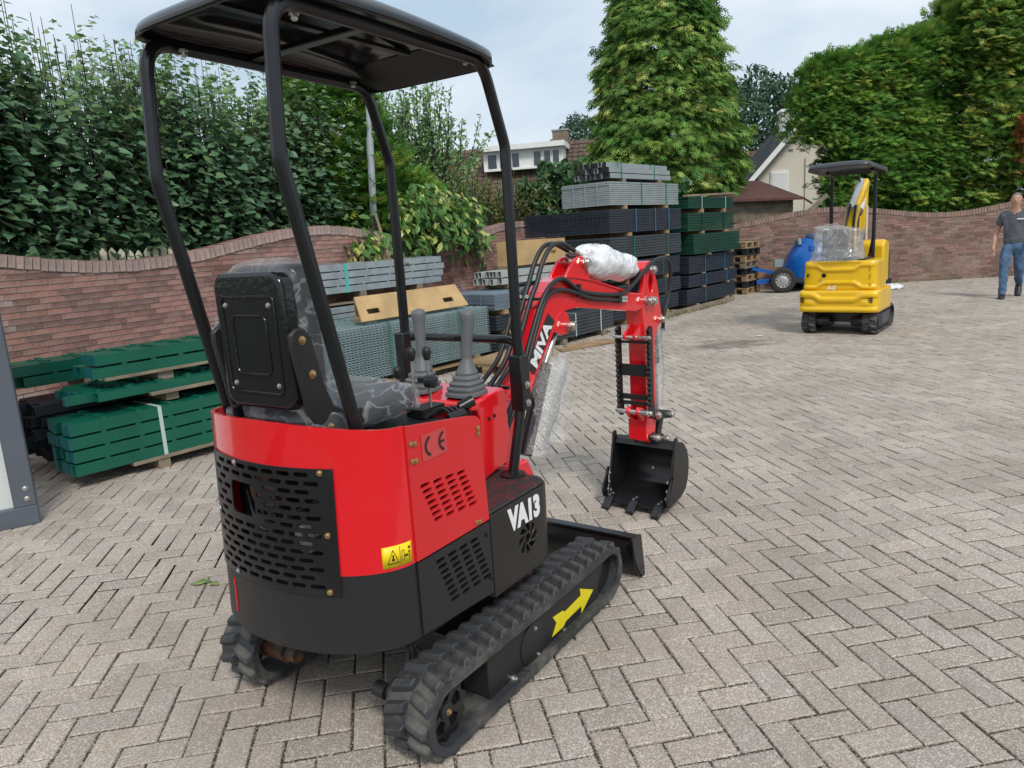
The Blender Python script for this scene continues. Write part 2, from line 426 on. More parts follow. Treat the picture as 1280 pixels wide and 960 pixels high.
for k in range(18):
    mb = MB(); paver_geo(mb, Vector((0, 0)), Vector((1, 0)), Vector((0, 1)), .2030 + rng.uniform(-.002, .001), .0974 + rng.uniform(-.0015, .001), 0, (rng.uniform(-.0016, .0016), rng.uniform(-.0012, .0012)), rtint())
    me = mb.mesh('paver', 0); me.materials.append(M_PAV); variants.append(me)
field = MB()
for n_, (ar, c, H_, i, j) in enumerate(cand):
    ang = PTH if H_ else PTH + pi / 2
    ang += rng.uniform(-.009, .009); c = c + Vector((rng.uniform(-.0015, .0015), rng.uniform(-.0015, .0015))); z = rng.uniform(-.0022, .0022)
    if n_ < 300 and ar > 0:
        o = link('paver', variants[rng.randrange(18)], paving); o.location = (c.x, c.y, z); o.rotation_euler = (0, 0, ang)
    else:
        paver_geo(field, c, Vector((cos(ang), sin(ang))), Vector((-sin(ang), cos(ang))), .2030, .0974, z, (rng.uniform(-.0014, .0014), rng.uniform(-.0012, .0012)), rtint())
part('paver_field', field, M_PAV, paving, smooth=0, kind='stuff')

# ------------------------------------------------------------------ brick walls
M_BRICK = mat('red_brown_brick', (.36, .185, .15), .9, tint=True, noise_amt=.35, noise_scale=30, dirt=((.55, .48, .44), 1.5, .48, .68, .65), bump=.3, bump_scale=120)
M_BRICKD = mat('brown_brick', (.28, .165, .13), .92, tint=True, noise_amt=.35, noise_scale=25, dirt=((.34, .29, .24), 1.6, .48, .75, .6), bump=.3, bump_scale=120)
M_MORT = mat('mortar', (.34, .30, .245), .95, noise_amt=.4, noise_scale=14)
def brick_wall(name, label, p0, p1, top, tmax, n_parts, material, course=.0535, thick=.11, t_back=0.0, tint_rng=(.6, 1.3), seed=1, close_end=True):
    """straight wall from p0 towards p1; front face on the right-hand side; top(t) gives its height"""
    rg = random.Random(seed)
    p0 = Vector(p0); d = (Vector(p1) - p0); L = d.length; d.normalize(); nn = Vector((d.y, -d.x))
    root = empty(name, (p0.x, p0.y, 0), atan2(d.y, d.x), label=label, category='wall')
    # local frame: x along the wall, y = -front ; front face at y = 0 (towards -y)
    core = MB(); N = int(L / .1) + 1; vs = []; fs = []
    for k in range(N + 1):
        x = L * k / N; z = top(x) - .02
        for y in (.007, thick + .1 - .007): vs += [(x, y, -.05), (x, y, z)]
    for k in range(N):
        a = k * 4; b = a + 4
        fs += [(a, b, b + 1, a + 1), (a + 2, a + 3, b + 3, b + 2), (a + 1, b + 1, b + 3, a + 3)]
    fs += [(0, 1, 3, 2), (N * 4, N * 4 + 2, N * 4 + 3, N * 4 + 1)]
    core.add(vs, fs); part('mortar_core', core, M_MORT, root, smooth=0)
    BL, BH = .208, course - .0085
    vars_ = []
    def tnt():
        v = rg.uniform(*tint_rng); w = rg.uniform(-.12, .12); return (v * (1 + .3 * w), v * (1 - w * .4), v * (1 - w * .6))
    for k in range(14):
        mb = MB(); mb.cur = tnt(); mb.box((0, .05 + rg.uniform(-.002, .002), 0), (BL, .1, BH)); me = mb.mesh('brick', 0); me.materials.append(material); vars_.append(me)
    rows = int(2.1 / course); items = []
    for r in range(rows):
        z0 = r * course + .004; off = (0, .109, .05, .16)[r % 4] + rg.uniform(-.01, .01); x = -off
        while x < L:
            xa, xb = max(x, 0), min(x + BL, L); x += BL + .010
            if xb - xa < .03: continue
            ta, tb = top(xa) - .118, top(xb) - .118
            if max(ta, tb) < z0 + .012: continue
            full = min(ta, tb) > z0 + BH and xb - xa > BL - .001
            wc = p0 + d * ((xa + xb) / 2); q = to_px((wc.x, wc.y, z0))
            vis = q and 5 < q[0] < 640 and (q[1] < 480 - .0 * q[0]) and not (q[0] > 262 and q[1] > 330) and (q[1] < 470 - .2 * q[0])
            dist = sqrt(wc.x ** 2 + wc.y ** 2)
            items.append((1 / dist if (vis and full) else 0, xa, xb, z0, ta, tb))
    items.sort(key=lambda t: -t[0]); fld = MB()
    for n_, (w, xa, xb, z0, ta, tb) in enumerate(items):
        if n_ < n_parts and w > 0:
            o = link('brick', vars_[rg.randrange(14)], root); o.location = ((xa + xb) / 2, 0, z0 + BH / 2)
        else:
            fld.cur = tnt(); za, zb = min(z0 + BH, ta), min(z0 + BH, tb); za = max(za, z0 + .002); zb = max(zb, z0 + .002); y0 = rg.uniform(-.002, .002)
            fld.add([(xa, y0, z0), (xb, y0, z0), (xb, y0, zb), (xa, y0, za), (xa, .05, z0), (xb, .05, z0), (xb, .05, zb), (xa, .05, za)],
                    [(0, 1, 2, 3), (3, 2, 6, 7), (0, 3, 7, 4), (1, 5, 6, 2), (0, 4, 5, 1)])
    part('bricks', fld, material, root, smooth=0, kind='stuff')
    # coping of bricks on edge
    x = .03; cop = []
    for k in range(8):
        mb = MB(); mb.cur = tnt(); mb.box((0, 0, 0), (.056, .225, .108)); me = mb.mesh('coping_brick', 0); me.materials.append(material); cop.append(me)
    while x < L - .03:
        sl = (top(x + .05) - top(x - .05)) / .1
        o = link('coping_brick', cop[rg.randrange(8)], root); o.location = (x, .1 + rg.uniform(-.004, .004), top(x) - .058 + rg.uniform(-.004, .004)); o.rotation_euler = (0, -math.atan(sl), 0)
        x += .0645
    return root
WL = 13.2
wall_left_p0 = WALL0 - WDIR * 2.2
def top_left(x):
    t = x - 2.2; return 1.705 - .14 * cos((t - 1.15) * pi / 2.6)
brick_wall('brick_garden_wall', 'long brick garden wall with a wavy top behind the green post bundles', wall_left_p0, wall_left_p0 + WDIR * WL, top_left, WL, 300, M_BRICK, seed=4)
cr = wall_left_p0 + WDIR * WL
def top_back(x): return 1.6
def top_right(x): return 1.66 + .135 * cos((x - 5.05) * pi / 2.65)
RW0 = Vector((2.45, 17.32)); RW1 = Vector((16.5, 16.35))
brick_wall('brick_boundary_wall', 'dark brick boundary wall with a wavy top behind the yellow excavator', RW0, RW1, top_right, 14, 0, M_BRICKD, seed=9, course=.058)

# ------------------------------------------------------------------ red mini excavator (local frame: x forward, y left, z up)
PSI = radians(55.5)
EXC = empty('mini_excavator', (-.35, 2.67, 0), PSI, label='red and black mini excavator with a black canopy on rubber tracks in the foreground', category='excavator')
def bolt(name, p, ax, r, m, parent, h=.008):
    ax = Vector(ax); mb = MB(); mb.lathe([(r * 1.45, 0), (r * 1.45, h * .25), (r, h * .3), (r * .96, h * .8), (r * .6, h)], p, ax, 10)
    return part(name, mb, m, parent)

# ---- tracks
def track_profile(off, n_arc=14):
    """closed outline (x,z) of the belt, offset outwards by off"""
    xr, zr, rr = -.515, .143, .118; xf, zf, rf = .545, .138, .112
    pts = []
    for k in range(n_arc + 1):
        a = radians(270 - 180 * k / n_arc); pts.append((xr + (rr + off) * cos(a), zr + (rr + off) * sin(a)))
    for k in range(1, 8):
        t = k / 8; pts.append((xr + (xf - xr) * t, zr + rr + off + (zf + rf - zr - rr) * t - .006 * sin(pi * t)))
    for k in range(n_arc + 1):
        a = radians(90 - 180 * k / n_arc); pts.append((xf + (rf + off) * cos(a), zf + (rf + off) * sin(a)))
    for k in range(1, 8):
        t = k / 8; pts.append((xf + (xr - xf) * t, zf - rf - off + (zr - rr - zf + rf) * t))
    return pts
def lug_mesh(sgn):
    mb = MB(); w = .082; l0, l1, h = .044, .026, .021
    b = [(-l0 / 2, 0), (l0 / 2, 0)]; vs = []
    for (y, sk) in ((.004 * sgn, .010), (w * sgn, -.012)):
        vs += [(-l0 / 2 + sk, y, -.002), (l0 / 2 + sk, y, -.002), (l1 / 2 + sk, y - .004 * sgn * (1 if abs(y) > .01 else -1), h), (-l1 / 2 + sk, y - .004 * sgn * (1 if abs(y) > .01 else -1), h)]
    fs = [(0, 1, 2, 3), (7, 6, 5, 4), (3, 2, 6, 7), (0, 3, 7, 4), (1, 5, 6, 2)]
    mb.add(vs, fs); me = mb.mesh('lug', 0); me.materials.append(M_RUB)
    bm = bmesh.new(); bm.from_mesh(me); bmesh.ops.recalc_face_normals(bm, faces=bm.faces); bmesh.ops.bevel(bm, geom=[e for e in bm.edges if len(e.link_faces) == 2], offset=.004, segments=1, affect='EDGES'); bm.to_mesh(me); bm.free()
    return me
LUGM = {1: lug_mesh(1), -1: lug_mesh(-1)}
TC, TW = .405, .178
for side in (-1, 1):
    yc = side * TC; out = side
    P0, P1 = track_profile(0), track_profile(-.020); n = len(P0)
    mb = MB(); vs = []
    ya, yb = yc - TW / 2, yc + TW / 2
    ring = [(P0, ya), (P0, yb), (P1, yb), (P1, ya)]
    for P, y in ring: vs += [(p[0], y, p[1]) for p in P]
    fs = []
    for r in range(4):
        a, b = r * n, ((r + 1) % 4) * n
        for k in range(n): fs.append((a + k, a + (k + 1) % n, b + (k + 1) % n, b + k))
    mb.add(vs, fs)
    # inner rim lips
    for y in (ya + .006, yb - .006):
        Q0, Q1 = track_profile(-.020), track_profile(-.027); vs = []
        for P, yy in ((Q0, y - .006), (Q0, y + .006), (Q1, y + .006), (Q1, y - .006)): vs += [(p[0], yy, p[1]) for p in P]
        mb.add(vs, [(r * n + k, r * n + (k + 1) % n, ((r + 1) % 4) * n + (k + 1) % n, ((r + 1) % 4) * n + k) for r in range(4) for k in range(n)])
    belt = part('track_belt', mb, M_RUB, EXC, fix=True)
    # lugs along the outline
    seg = []; tot = 0
    for k in range(n):
        a, b = Vector(P0[k]), Vector(P0[(k + 1) % n]); seg.append((tot, a, b)); tot += (b - a).length
    NL = 42
    for q in range(NL):
        for s2 in (1, -1):
            dist = (tot * (q + (.5 if s2 > 0 else 0)) / NL) % tot
            for (t0, a, b) in seg:
                L = (b - a).length
                if t0 <= dist <= t0 + L + 1e-6:
                    p = a + (b - a) * ((dist - t0) / L); dr = (b - a).normalized(); break
            nrm = Vector((-dr.y, dr.x))
            cxy = Vector(p); ctr = Vector((max(-.515, min(.545, cxy.x)), .146))
            if nrm.dot(cxy - ctr) < 0: nrm = -nrm
            X = Vector((dr.x, 0, dr.y)); Z = Vector((nrm.x, 0, nrm.y)); Y = Z.cross(X)
            o = link('lug', LUGM[s2 if Y.y > 0 else -s2], belt)
            o.matrix_basis = Matrix(((X.x, Y.x, Z.x, p.x), (X.y, Y.y, Z.y, yc), (X.z, Y.z, Z.z, p.y), (0, 0, 0, 1)))
    # track frame with cover plate
    yo = yc + out * .052; yi = yc - out * .06
    fr = MB(); poly = [(-.29, .05), (-.26, .036), (.49, .046), (.50, .06), (.505, .20), (.49, .232), (-.27, .248), (-.29, .235)]
    fr.prism(poly, (0, 0, 0), (1, 0, 0), (0, 0, 1), (-yo, -yi) if True else 0)
    frame = part('track_frame', fr, M_BLKS, EXC, bevel=.004, fix=True)
    cp = MB(); cp.lathe([(.082, 0), (.082, .004), (.078, .006)], (-.015, yo, .105), (0, out, 0), 32); part('cover_disc', cp, M_BLKS, frame)
    for bx, bz in ((-.002, .161), (.009, .052)): bolt('bolt', (bx, yo + out * .004, bz), (0, out, 0), .006, M_STEEL, frame)
    for bx, bz in ((-.151, .042), (.213, .035)): bolt('bolt', (bx, yo, bz), (0, out, 0), .011, M_STEEL, frame, .018)
    ar = MB()
    arrow = [(.125, .062), (.165, .085), (.150, .128), (.215, .118), (.225, .105), (.30, .118), (.315, .140), (.425, .092), (.325, .040), (.318, .066), (.235, .058), (.22, .072)]
    arrow = [(x, z + .02) for x, z in [(.115, .045), (.15, .085), (.125, .120), (.20, .112), (.215, .100), (.345, .108), (.338, .140), (.45, .085), (.345, .030), (.345, .062), (.22, .058), (.20, .045)]]
    ar.prism(arrow, (0, yo + out * .0012, 0), (1, 0, 0), (0, 0, 1), .0012 * -out); part('arrow_decal', ar, M_YELA, frame, fix=True)
    # fork to the front idler
    fk = MB(); fk.box((.50, yc, .143), (.12, .05, .06)); part('idler_fork', fk, M_BLK, EXC)
    # rollers
    for rx in (-.17, .03, .23, .40):
        ro = MB(); ro.lathe([(.034, -.05), (.034, -.02), (.026, -.015), (.026, .015), (.034, .02), (.034, .05)], (rx, yc, .082), (0, 1, 0), 16); part('track_roller', ro, M_BLK, EXC)
    idl = MB(); idl.lathe([(.03, -.045), (.088, -.04), (.092, -.02), (.092, .02), (.088, .04), (.03, .045)], (.545, yc, .143), (0, 1, 0), 24); part('idler_wheel', idl, M_BLK, EXC)
    # drive sprocket with windows
    sp = MB()
    pr = []
    for k in range(44):
        a = 2 * pi * k / 44; r_ = .098 if k % 4 in (0, 1) else .084; pr.append((r_ * cos(a), r_ * sin(a)))
    sp.prism(pr, (-.515, yc + out * .048, .148), (1, 0, 0), (0, 0, 1), (-.008, .008))
    cu = MB()
    for k in range(5):
        a = 2 * pi * k / 5 + .3; c0 = (.05 * cos(a), .05 * sin(a))
        cu.prism([(.034 * cos(a - .38), .034 * sin(a - .38)), (.034 * cos(a + .38), .034 * sin(a + .38)), (.068 * cos(a + .36), .068 * sin(a + .36)), (.072 * cos(a), .072 * sin(a)), (.068 * cos(a - .36), .068 * sin(a - .36))], (-.515, yc + out * .048, .148), (1, 0, 0), (0, 0, 1), (-.05, .05))
    spm = cut(sp.mesh('drive_sprocket', 0), cu); spo = part('drive_sprocket', spm, M_BLK, EXC)
    hb = MB(); hb.lathe([(.026, 0), (.026, .006), (.02, .01)], (-.515, yc + out * .055, .148), (0, out, 0), 20); part('hub', hb, M_BLKS, spo)
    bolt('hub_bolt', (-.515, yc + out * .065, .148), (0, out, 0), .007, M_GOLD, spo, .010)
    mo = MB(); mo.lathe([(.055, 0), (.055, .05), (.048, .055), (.048, .17), (.035, .175)], (-.515, yc + out * .02, .150), (0, -out, 0), 20)
    mo.cyl((-.515 - .02, yc - out * .17, .15), (-.515 - .02, yc - out * .215, .152), .026, 14)
    part('travel_motor', mo, M_RUST if side > 0 else M_BLKS, EXC)
    hs = MB(); hs.tube(smooth_path([(-.44, yc - out * .12, .19), (-.42, yc - out * .15, .27), (-.36, yc - out * .2, .29), (-.3, yc - out * .26, .26)]), .009, 8); hs.tube(smooth_path([(-.50, yc - out * .11, .195), (-.46, yc - out * .13, .285), (-.38, yc - out * .2, .31), (-.3, yc - out * .27, .28)]), .009, 8)
    part('travel_hose', hs, M_HOSE, EXC)
uc = MB(); uc.box((0, 0, .18), (.56, .62, .10)); uc.box((.0, 0, .25), (.42, .44, .06)); part('undercarriage', uc, M_BLK, EXC, bevel=.01)
sr = MB(); sr.lathe([(.21, .26), (.21, .335), (.19, .335), (.19, .40)], (0, 0, 0), (0, 0, 1), 40); part('slew_ring', sr, M_BLKS, EXC)

# ---- dozer blade
bl = MB(); prof = [(.80, .20), (.775, .16), (.765, .11), (.78, .055), (.815, .008), (.822, .008), (.792, .058), (.778, .11), (.788, .158), (.812, .20)]
bl.prism([(x, z) for x, z in prof], (0, .50, 0), (1, 0, 0), (0, 0, 1), 1.0)
blade = part('dozer_blade', bl, M_BLK, EXC, bevel=.003, fix=True)
tp = MB(); tp.box((.800, 0, .206), (.045, 1.0, .012)); part('top_flange', tp, M_BLK, blade, bevel=.003)
for s_ in (-1, 1):
    ep = MB(); ep.prism([(.74, .215), (.835, .21), (.86, .06), (.868, .0), (.835, .0), (.79, .06), (.76, .12)], (0, .5 * s_, 0), (1, 0, 0), (0, 0, 1), (-.006, .006)); part('end_plate', ep, M_BLK, blade, bevel=.003, fix=True)
    am = MB(); am.beam((.78, .19 * s_, .10), (.25, .19 * s_, .155), .04, .06); part('push_arm', am, M_BLKS, blade, bevel=.005)
cy = MB(); cy.cyl((.32, 0, .26), (.56, 0, .20), .028, 16); part('blade_cylinder', cy, M_BLK, blade)
cy = MB(); cy.cyl((.56, 0, .20), (.78, 0, .14), .014, 12); part('cylinder_rod', cy, M_STEEL, blade)

# ---- rear bodywork
def shell_pt(th, z, off=0):
    k = (z - .39) / .68; a = .245 - .045 * k + off; b = .405 + off
    return Vector((-.53 - a * cos(th), b * sin(th), z))          # th: 0 rear, -90 deg right
THG = math.asin(.262 / .405)
def rim(th): return 1.045 + .03 * cos(th) ** 2
THS = sorted(set([round(-pi / 2 + pi * k / 56, 5) for k in range(57)] + [round(-THG, 5), round(THG, 5)]))
def shell(zlo, zhi, rows):
    mb = MB(); vs = []; fs = []; zs = rows
    for th in THS:
        for z in zs: vs.append(shell_pt(th, z if z < 1.04 else rim(th)))
    nz = len(zs)
    for i in range(len(THS) - 1):
        tm = (THS[i] + THS[i + 1]) / 2
        for j in range(nz - 1):
            zm = (zs[j] + zs[j + 1]) / 2
            if abs(tm) < THG and .58 < zm < .94: continue
            a = i * nz + j; fs.append((a, a + nz, a + nz + 1, a + 1))
    mb.add(vs, fs); return mb
lo = part('counterweight', shell(.39, .63, [.39, .45, .52, .58, .63]), M_BLKS, EXC); md = lo.modifiers.new('t', 'SOLIDIFY'); md.thickness = .014; md.offset = 1; lo.modifiers.new('e', 'EDGE_SPLIT').split_angle = radians(35)
hi = part('rear_hood', shell(.63, 1.07, [.63, .70, .78, .86, .94, .98, 1.02, 1.045]), M_RED, EXC); md = hi.modifiers.new('t', 'SOLIDIFY'); md.thickness = .012; md.offset = 1; hi.modifiers.new('e', 'EDGE_SPLIT').split_angle = radians(35)
sc_ = MB()
for k in range(9):
    th = radians(26) + .002 * k; z = .44 + .012 * k; p = shell_pt(th + .01 * sin(k * 2), z, .0012); sc_.box(p, (.003, .006 + .008 * random.random(), .012), rz=-th)
part('paint_scrape', sc_, M_REDM, lo, label='red scrape on the black counterweight')
# grille: curved plate with slots
gm = MB(); vs = []; fs = []
gth = [(-THG - .03) + (2 * THG + .06) * k / 40 for k in range(41)]
for th in gth:
    for (z, o_) in ((.572, .001), (.948, .001), (.948, .006), (.572, .006)): vs.append(shell_pt(th, z, o_))
for i in range(40):
    for r in range(4): fs.append((i * 4 + r, i * 4 + (r + 1) % 4, (i + 1) * 4 + (r + 1) % 4, (i + 1) * 4 + r))
fs += [(0, 3, 2, 1), (160, 161, 162, 163)]
gm.add(vs, fs); gmesh = gm.mesh('rear_grille', 0)
cu = MB()
def shell_slot(thc, zc, L, w):
    c = shell_pt(thc, zc, 0); t = (shell_pt(thc + .01, zc) - shell_pt(thc - .01, zc)).normalized(); nrm = Vector((0, 0, 1)).cross(t).normalized()
    cu.prism(slot_poly(0, 0, L, w, 3), c, t, (0, 0, 1), (-.03, .03))
for r in range(14):
    z = .930 - .0255 * r; x0 = -.30 + (.031 if r % 2 else 0)
    s_ = x0
    while s_ < .30:
        y = s_
        if abs(y) < .245:
            th = math.asin(y / .405)
            inwin = -.015 < y < .155 and .765 < z < .895
            if not inwin and y > -.238: shell_slot(th, z, .050, .0135)
        s_ += .0615
wth = math.asin(.07 / .405); c = shell_pt(wth, .83, 0); t = (shell_pt(wth + .01, .83) - shell_pt(wth - .01, .83)).normalized()
cu.prism(rrect(-.062, -.05, .062, .05, .018), c, t, (0, 0, 1), (-.04, .04))
GCU = cu; gr = part('rear_grille', cut(gmesh, cu, 'MANIFOLD'), M_BLK, EXC)
for y, z in ((-.235, .937), (.1, .937), (-.245, .755), (-.24, .585), (.13, .585), (.24, .76)):
    th = math.asin(y / .405); p = shell_pt(th, z, .006); nv = (shell_pt(th, z, .05) - p).normalized(); bolt('screw', p, nv, .0065, M_GOLD if y < 0 else M_STEEL, gr, .007)
# dark interior and engine parts seen through the slots
en = MB(); en.box((-.45, 0, .66), (.34, .50, .5)); engine = part('dark_interior_box', en, M_DARK, EXC)  # plain near-black box, paints the shaded interior behind the grille
ed = MB(); ed.lathe([(.045, 0), (.045, .03), (.03, .04)], (-.645, -.10, .70), (-1, 0, 0), 18); ed.box((-.675, -.14, .735), (.03, .05, .02)); ed.box((-.635, -.05, .66), (.03, .04, .018)); part('oil_filter', ed, M_GALVL, engine)
ed = MB(); ed.lathe([(.06, 0), (.06, .06)], (-.625, .06, .83), (-1, 0, 0), 18); part('muffler', ed, M_RUST, engine)
ed = MB()
for k in range(7): ed.tube(smooth_path([(-.635, -.2 + .05 * k, .86 - .03 * k), (-.66, -.16 + .05 * k, .82 - .02 * k), (-.64, -.1 + .05 * k, .80)]), .006, 6)
part('wiring', ed, M_HOSE, engine)

# ---- right and left side panels
def slots_in(mbc, x0, x1, z0, z1, rows, cols, y, sk=0):
    for r in range(rows):
        z = z1 + (z0 - z1) * r / (rows - 1)
        for c_ in range(cols):
            x = x0 + (x1 - x0) * (c_ + .5) / cols + (.008 * r if sk else 0)
            mbc.prism(slot_poly(x, z - (x - x0) * sk, (x1 - x0) / cols * .74, .0125, 4), (0, y, 0), (1, 0, 0), (0, 0, 1), (-.03, .03))
for side in (-1, 1):
    y = .405 * side
    dm = MB(); dm.prism([(-.528, .632), (-.165, .632), (-.178, .978), (-.195, .995), (-.23, 1.003), (-.528, 1.043)], (0, y, 0), (1, 0, 0), (0, 0, 1), (-.007, .007))
    cu = MB(); slots_in(cu, -.495, -.265, .735, .852, 7, 4, y, .08)
    door = part('side_door', cut(dm.mesh('side_door', 0), cu), M_REDM, EXC)
    dm = MB(); dm.prism([(-.528, .395), (-.165, .368), (-.165, .626), (-.528, .626)], (0, y, 0), (1, 0, 0), (0, 0, 1), (-.007, .007))
    cu = MB(); slots_in(cu, -.455, -.225, .445, .595, 8, 4, y, .02)
    lowp = part('lower_side_panel', cut(dm.mesh('lower_side_panel', 0), cu), M_BLKS, EXC)
    bk = MB(); bk.box((-.345, y - side * .03, .66), (.40, .02, .6)); part('dark_slot_backing', bk, M_DARK, EXC)  # near-black sheet, paints the dark interior behind the side slots
    if side < 0:
        yo = y - .008
        for bx, bz in ((-.514, .989), (-.498, .986), (-.514, .937), (-.498, .934), (-.194, .955), (-.196, .937), (-.235, .647), (-.218, .644)): bolt('catch_screw', (bx, yo, bz), (0, -1, 0), .0062, M_GOLD, door, .007)
        bolt('panel_screw', (-.185, yo, .585), (0, -1, 0), .006, M_BLK, lowp); bolt('panel_screw', (-.18, yo, .43), (0, -1, 0), .006, M_BLK, lowp)
        # CE mark
        for cx, bar in ((-.425, 0), (-.362, 1)):
            ce = MB()
            arc = [(cx + .032 * cos(radians(a)), .962 + .032 * sin(radians(a))) for a in range(105, 256, 10)]
            inn = [(cx + .0235 * cos(radians(a)), .962 + .0235 * sin(radians(a))) for a in range(255, 104, -10)]
            for i in range(len(arc) - 1):
                ce.prism([arc[i], arc[i + 1], inn[len(inn) - 2 - i], inn[len(inn) - 1 - i]], (0, yo - .0022, 0), (1, 0, 0), (0, 0, 1), .0008)
            if bar: ce.prism([(cx - .028, .9585), (cx - .004, .9585), (cx - .004, .9655), (cx - .028, .9655)], (0, yo - .0022, 0), (1, 0, 0), (0, 0, 1), .0008)
            part('ce_letter', ce, M_BLKP, door, fix=True)
        cbk = MB(); cbk.prism([(-.468, .922), (-.355, .922), (-.355, 1.002), (-.468, 1.002)], (0, yo - .0006, 0), (1, 0, 0), (0, 0, 1), .0005)
        part('ce_sticker', cbk, mat('clear_sticker_grey', (.56, .06, .06), .3), door, fix=True)
# warning sticker on the hood beside the door
st = MB(); sb = MB(); vs = []
ths = [radians(-90 + a) for a in range(3, 26, 2)]
rows_ = [.640, .705]
vs = [shell_pt(th, z + .012 * (abs(math.degrees(th)) < 70) * 0, .0012) for th in ths for z in rows_]
st.add(vs, [(2 * i, 2 * i + 2, 2 * i + 3, 2 * i + 1) for i in range(len(ths) - 1)])
stk = part('warning_sticker', st, M_YEL, hi); md = stk.modifiers.new('t', 'SOLIDIFY'); md.thickness = .0006
def on_shell(u, v): # u 0..1 across sticker from left(rear) to right(front), v 0..1 up
    th = radians(-67 + (-20) * u) ; return shell_pt(th, .642 + .06 * v, .0024)
tri = MB()
def strip(a, b, w):
    pa, pb = on_shell(*a), on_shell(*b); tri.beam(pa, pb, .0012, w, up=(0, 0, 1) if abs(pb.z - pa.z) < .02 else (1, 1, .3))
for a, b in (((.06, .18), (.44, .18)), ((.06, .18), (.25, .86)), ((.25, .86), (.44, .18))): strip(a, b, .003)
strip((.2, .35), (.3, .35), .006); strip((.25, .4), (.25, .6), .005)
strip((.5, .05), (.5, .95), .001)
strip((.88, .25), (.88, .62), .006); strip((.84, .55), (.92, .55), .003)
tri.lathe([(.0045, 0), (.0045, .001)], on_shell(.88, .78), (0, -1, 0), 8)
for u in (.70, .77): tri.lathe([(.0035, 0), (.0035, .001)], on_shell(u, .42), (-.3, -1, 0), 8)
for a, b in (((.57, .2), (.66, .2)), ((.57, .72), (.66, .72)), ((.57, .2), (.57, .72)), ((.66, .2), (.66, .72))): strip(a, b, .0012)
part('warning_pictogram', tri, M_BLKP, stk)

# ---- platform box in front of the doors
plan = [(-.163, -.415), (.17, -.415)] + [(.17 + .072 * sin(radians(a)), -.343 - .072 * cos(radians(a))) for a in range(15, 91, 15)] + [(.262, .33)] + [(.19 + .072 * cos(radians(a)), .343 + .072 * sin(radians(a))) for a in range(0, 91, 15)] + [(-.163, .415)]
pf = MB(); pf.prism(plan, (0, 0, 0), (1, 0, 0), (0, 1, 0), (.345, .642))
# swirl vent cut through the platform's side wall
cu = MB(); vcx, vcz = .058, .478
for k in range(8):
    a0 = 2 * pi * k / 8 + .2; pts = []
    for t in range(6):
        r_ = .024 + .035 * t / 5; a = a0 + .45 * t / 5; pts.append((vcx + r_ * cos(a), vcz + r_ * sin(a)))
    for t in range(5, -1, -1):
        r_ = .024 + .035 * t / 5; wd = .22 + .26 * sin(pi * (.25 + .55 * t / 5)); a = a0 + .45 * t / 5 + wd; pts.append((vcx + r_ * cos(a), vcz + r_ * sin(a)))
    cu.prism(pts, (0, -.415, 0), (1, 0, 0), (0, 0, 1), (-.05, .05))
cu.prism([(vcx + .016 * cos(2 * pi * k / 16), vcz + .016 * sin(2 * pi * k / 16)) for k in range(16)], (0, -.415, 0), (1, 0, 0), (0, 0, 1), (-.05, .05))
pfo = part('platform', cut(pf.mesh('platform', 0), cu), mat('black_platform_paint', (.013, .012, .0115), .3, dirt=((.12, .1, .08), 5, .55, .85, .3)), EXC, bevel=.004)
fm = MB(); fm.prism([(x * .985 - .002, y * .985) for x, y in plan], (0, 0, 0), (1, 0, 0), (0, 1, 0), (.642, .652))
def mat_floor():
    m = mat('ribbed_floor_mat', (.022, .021, .021), .6, bump=.2, bump_scale=150); n, l = m.node_tree.nodes, m.node_tree.links
    b = n['Principled BSDF']; tc = n.new('ShaderNodeTexCoord'); br = n.new('ShaderNodeTexBrick')
    br.inputs['Scale'].default_value = 22; br.inputs['Mortar Size'].default_value = .035; br.inputs['Mortar Smooth'].default_value = 0
    br.inputs['Color1'].default_value = (.02, .02, .02, 1); br.inputs['Color2'].default_value = (.03, .03, .03, 1); br.inputs['Mortar'].default_value = (.16, .008, .01, 1)
    mp_ = n.new('ShaderNodeMapping'); mp_.inputs['Rotation'].default_value = (0, 0, radians(35)); l.new(tc.outputs['Object'], mp_.inputs['Vector']); l.new(mp_.outputs['Vector'], br.inputs['Vector'])
    t = n.new('ShaderNodeTexNoise'); t.inputs['Scale'].default_value = 28; l.new(tc.outputs['Object'], t.inputs['Vector'])
    r = n.new('ShaderNodeMapRange'); r.inputs['From Min'].default_value = .5; r.inputs['From Max'].default_value = .53; l.new(t.outputs['Fac'], r.inputs['Value'])
    mx = n.new('ShaderNodeMix'); mx.data_type = 'RGBA'; mx.inputs[6].default_value = (.024, .023, .023, 1); l.new(r.outputs['Result'], mx.inputs[0]); l.new(br.outputs['Color'], mx.inputs[7])
    l.new(mx.outputs[2], b.inputs['Base Color']); return m
part('floor_mat', fm, mat_floor(), pfo, bevel=.003, fix=True)
tm = text_mesh('VA13', .108, .82, .0006, .0062); place_text('model_lettering', tm, M_WHT, pfo, (.045, -.4162, .578), (1, 0, -.02), (0, 0, 1))
ch = MB(); ch.box((-.10, 0, .52), (.40, .70, .22)); part('dark_inner_filler', ch, M_DARK, EXC)  # near-black box painted as the dark inside of the machine

# ---- deck under the seat
dk = MB(); pts = [(p.x, p.y) for p in [shell_pt(radians(-88 + 176 * k / 24), 1.0, -.02) for k in range(25)]] + [(-.17, .385), (-.17, -.385)]
dk.prism(pts, (0, 0, 0), (1, 0, 0), (0, 1, 0), (.955, .965)); part('seat_deck', dk, M_BLKS, EXC, fix=True)
fp = MB(); fp.box((-.165, 0, .81), (.012, .78, .31)); part('seat_riser', fp, M_BLKS, EXC)

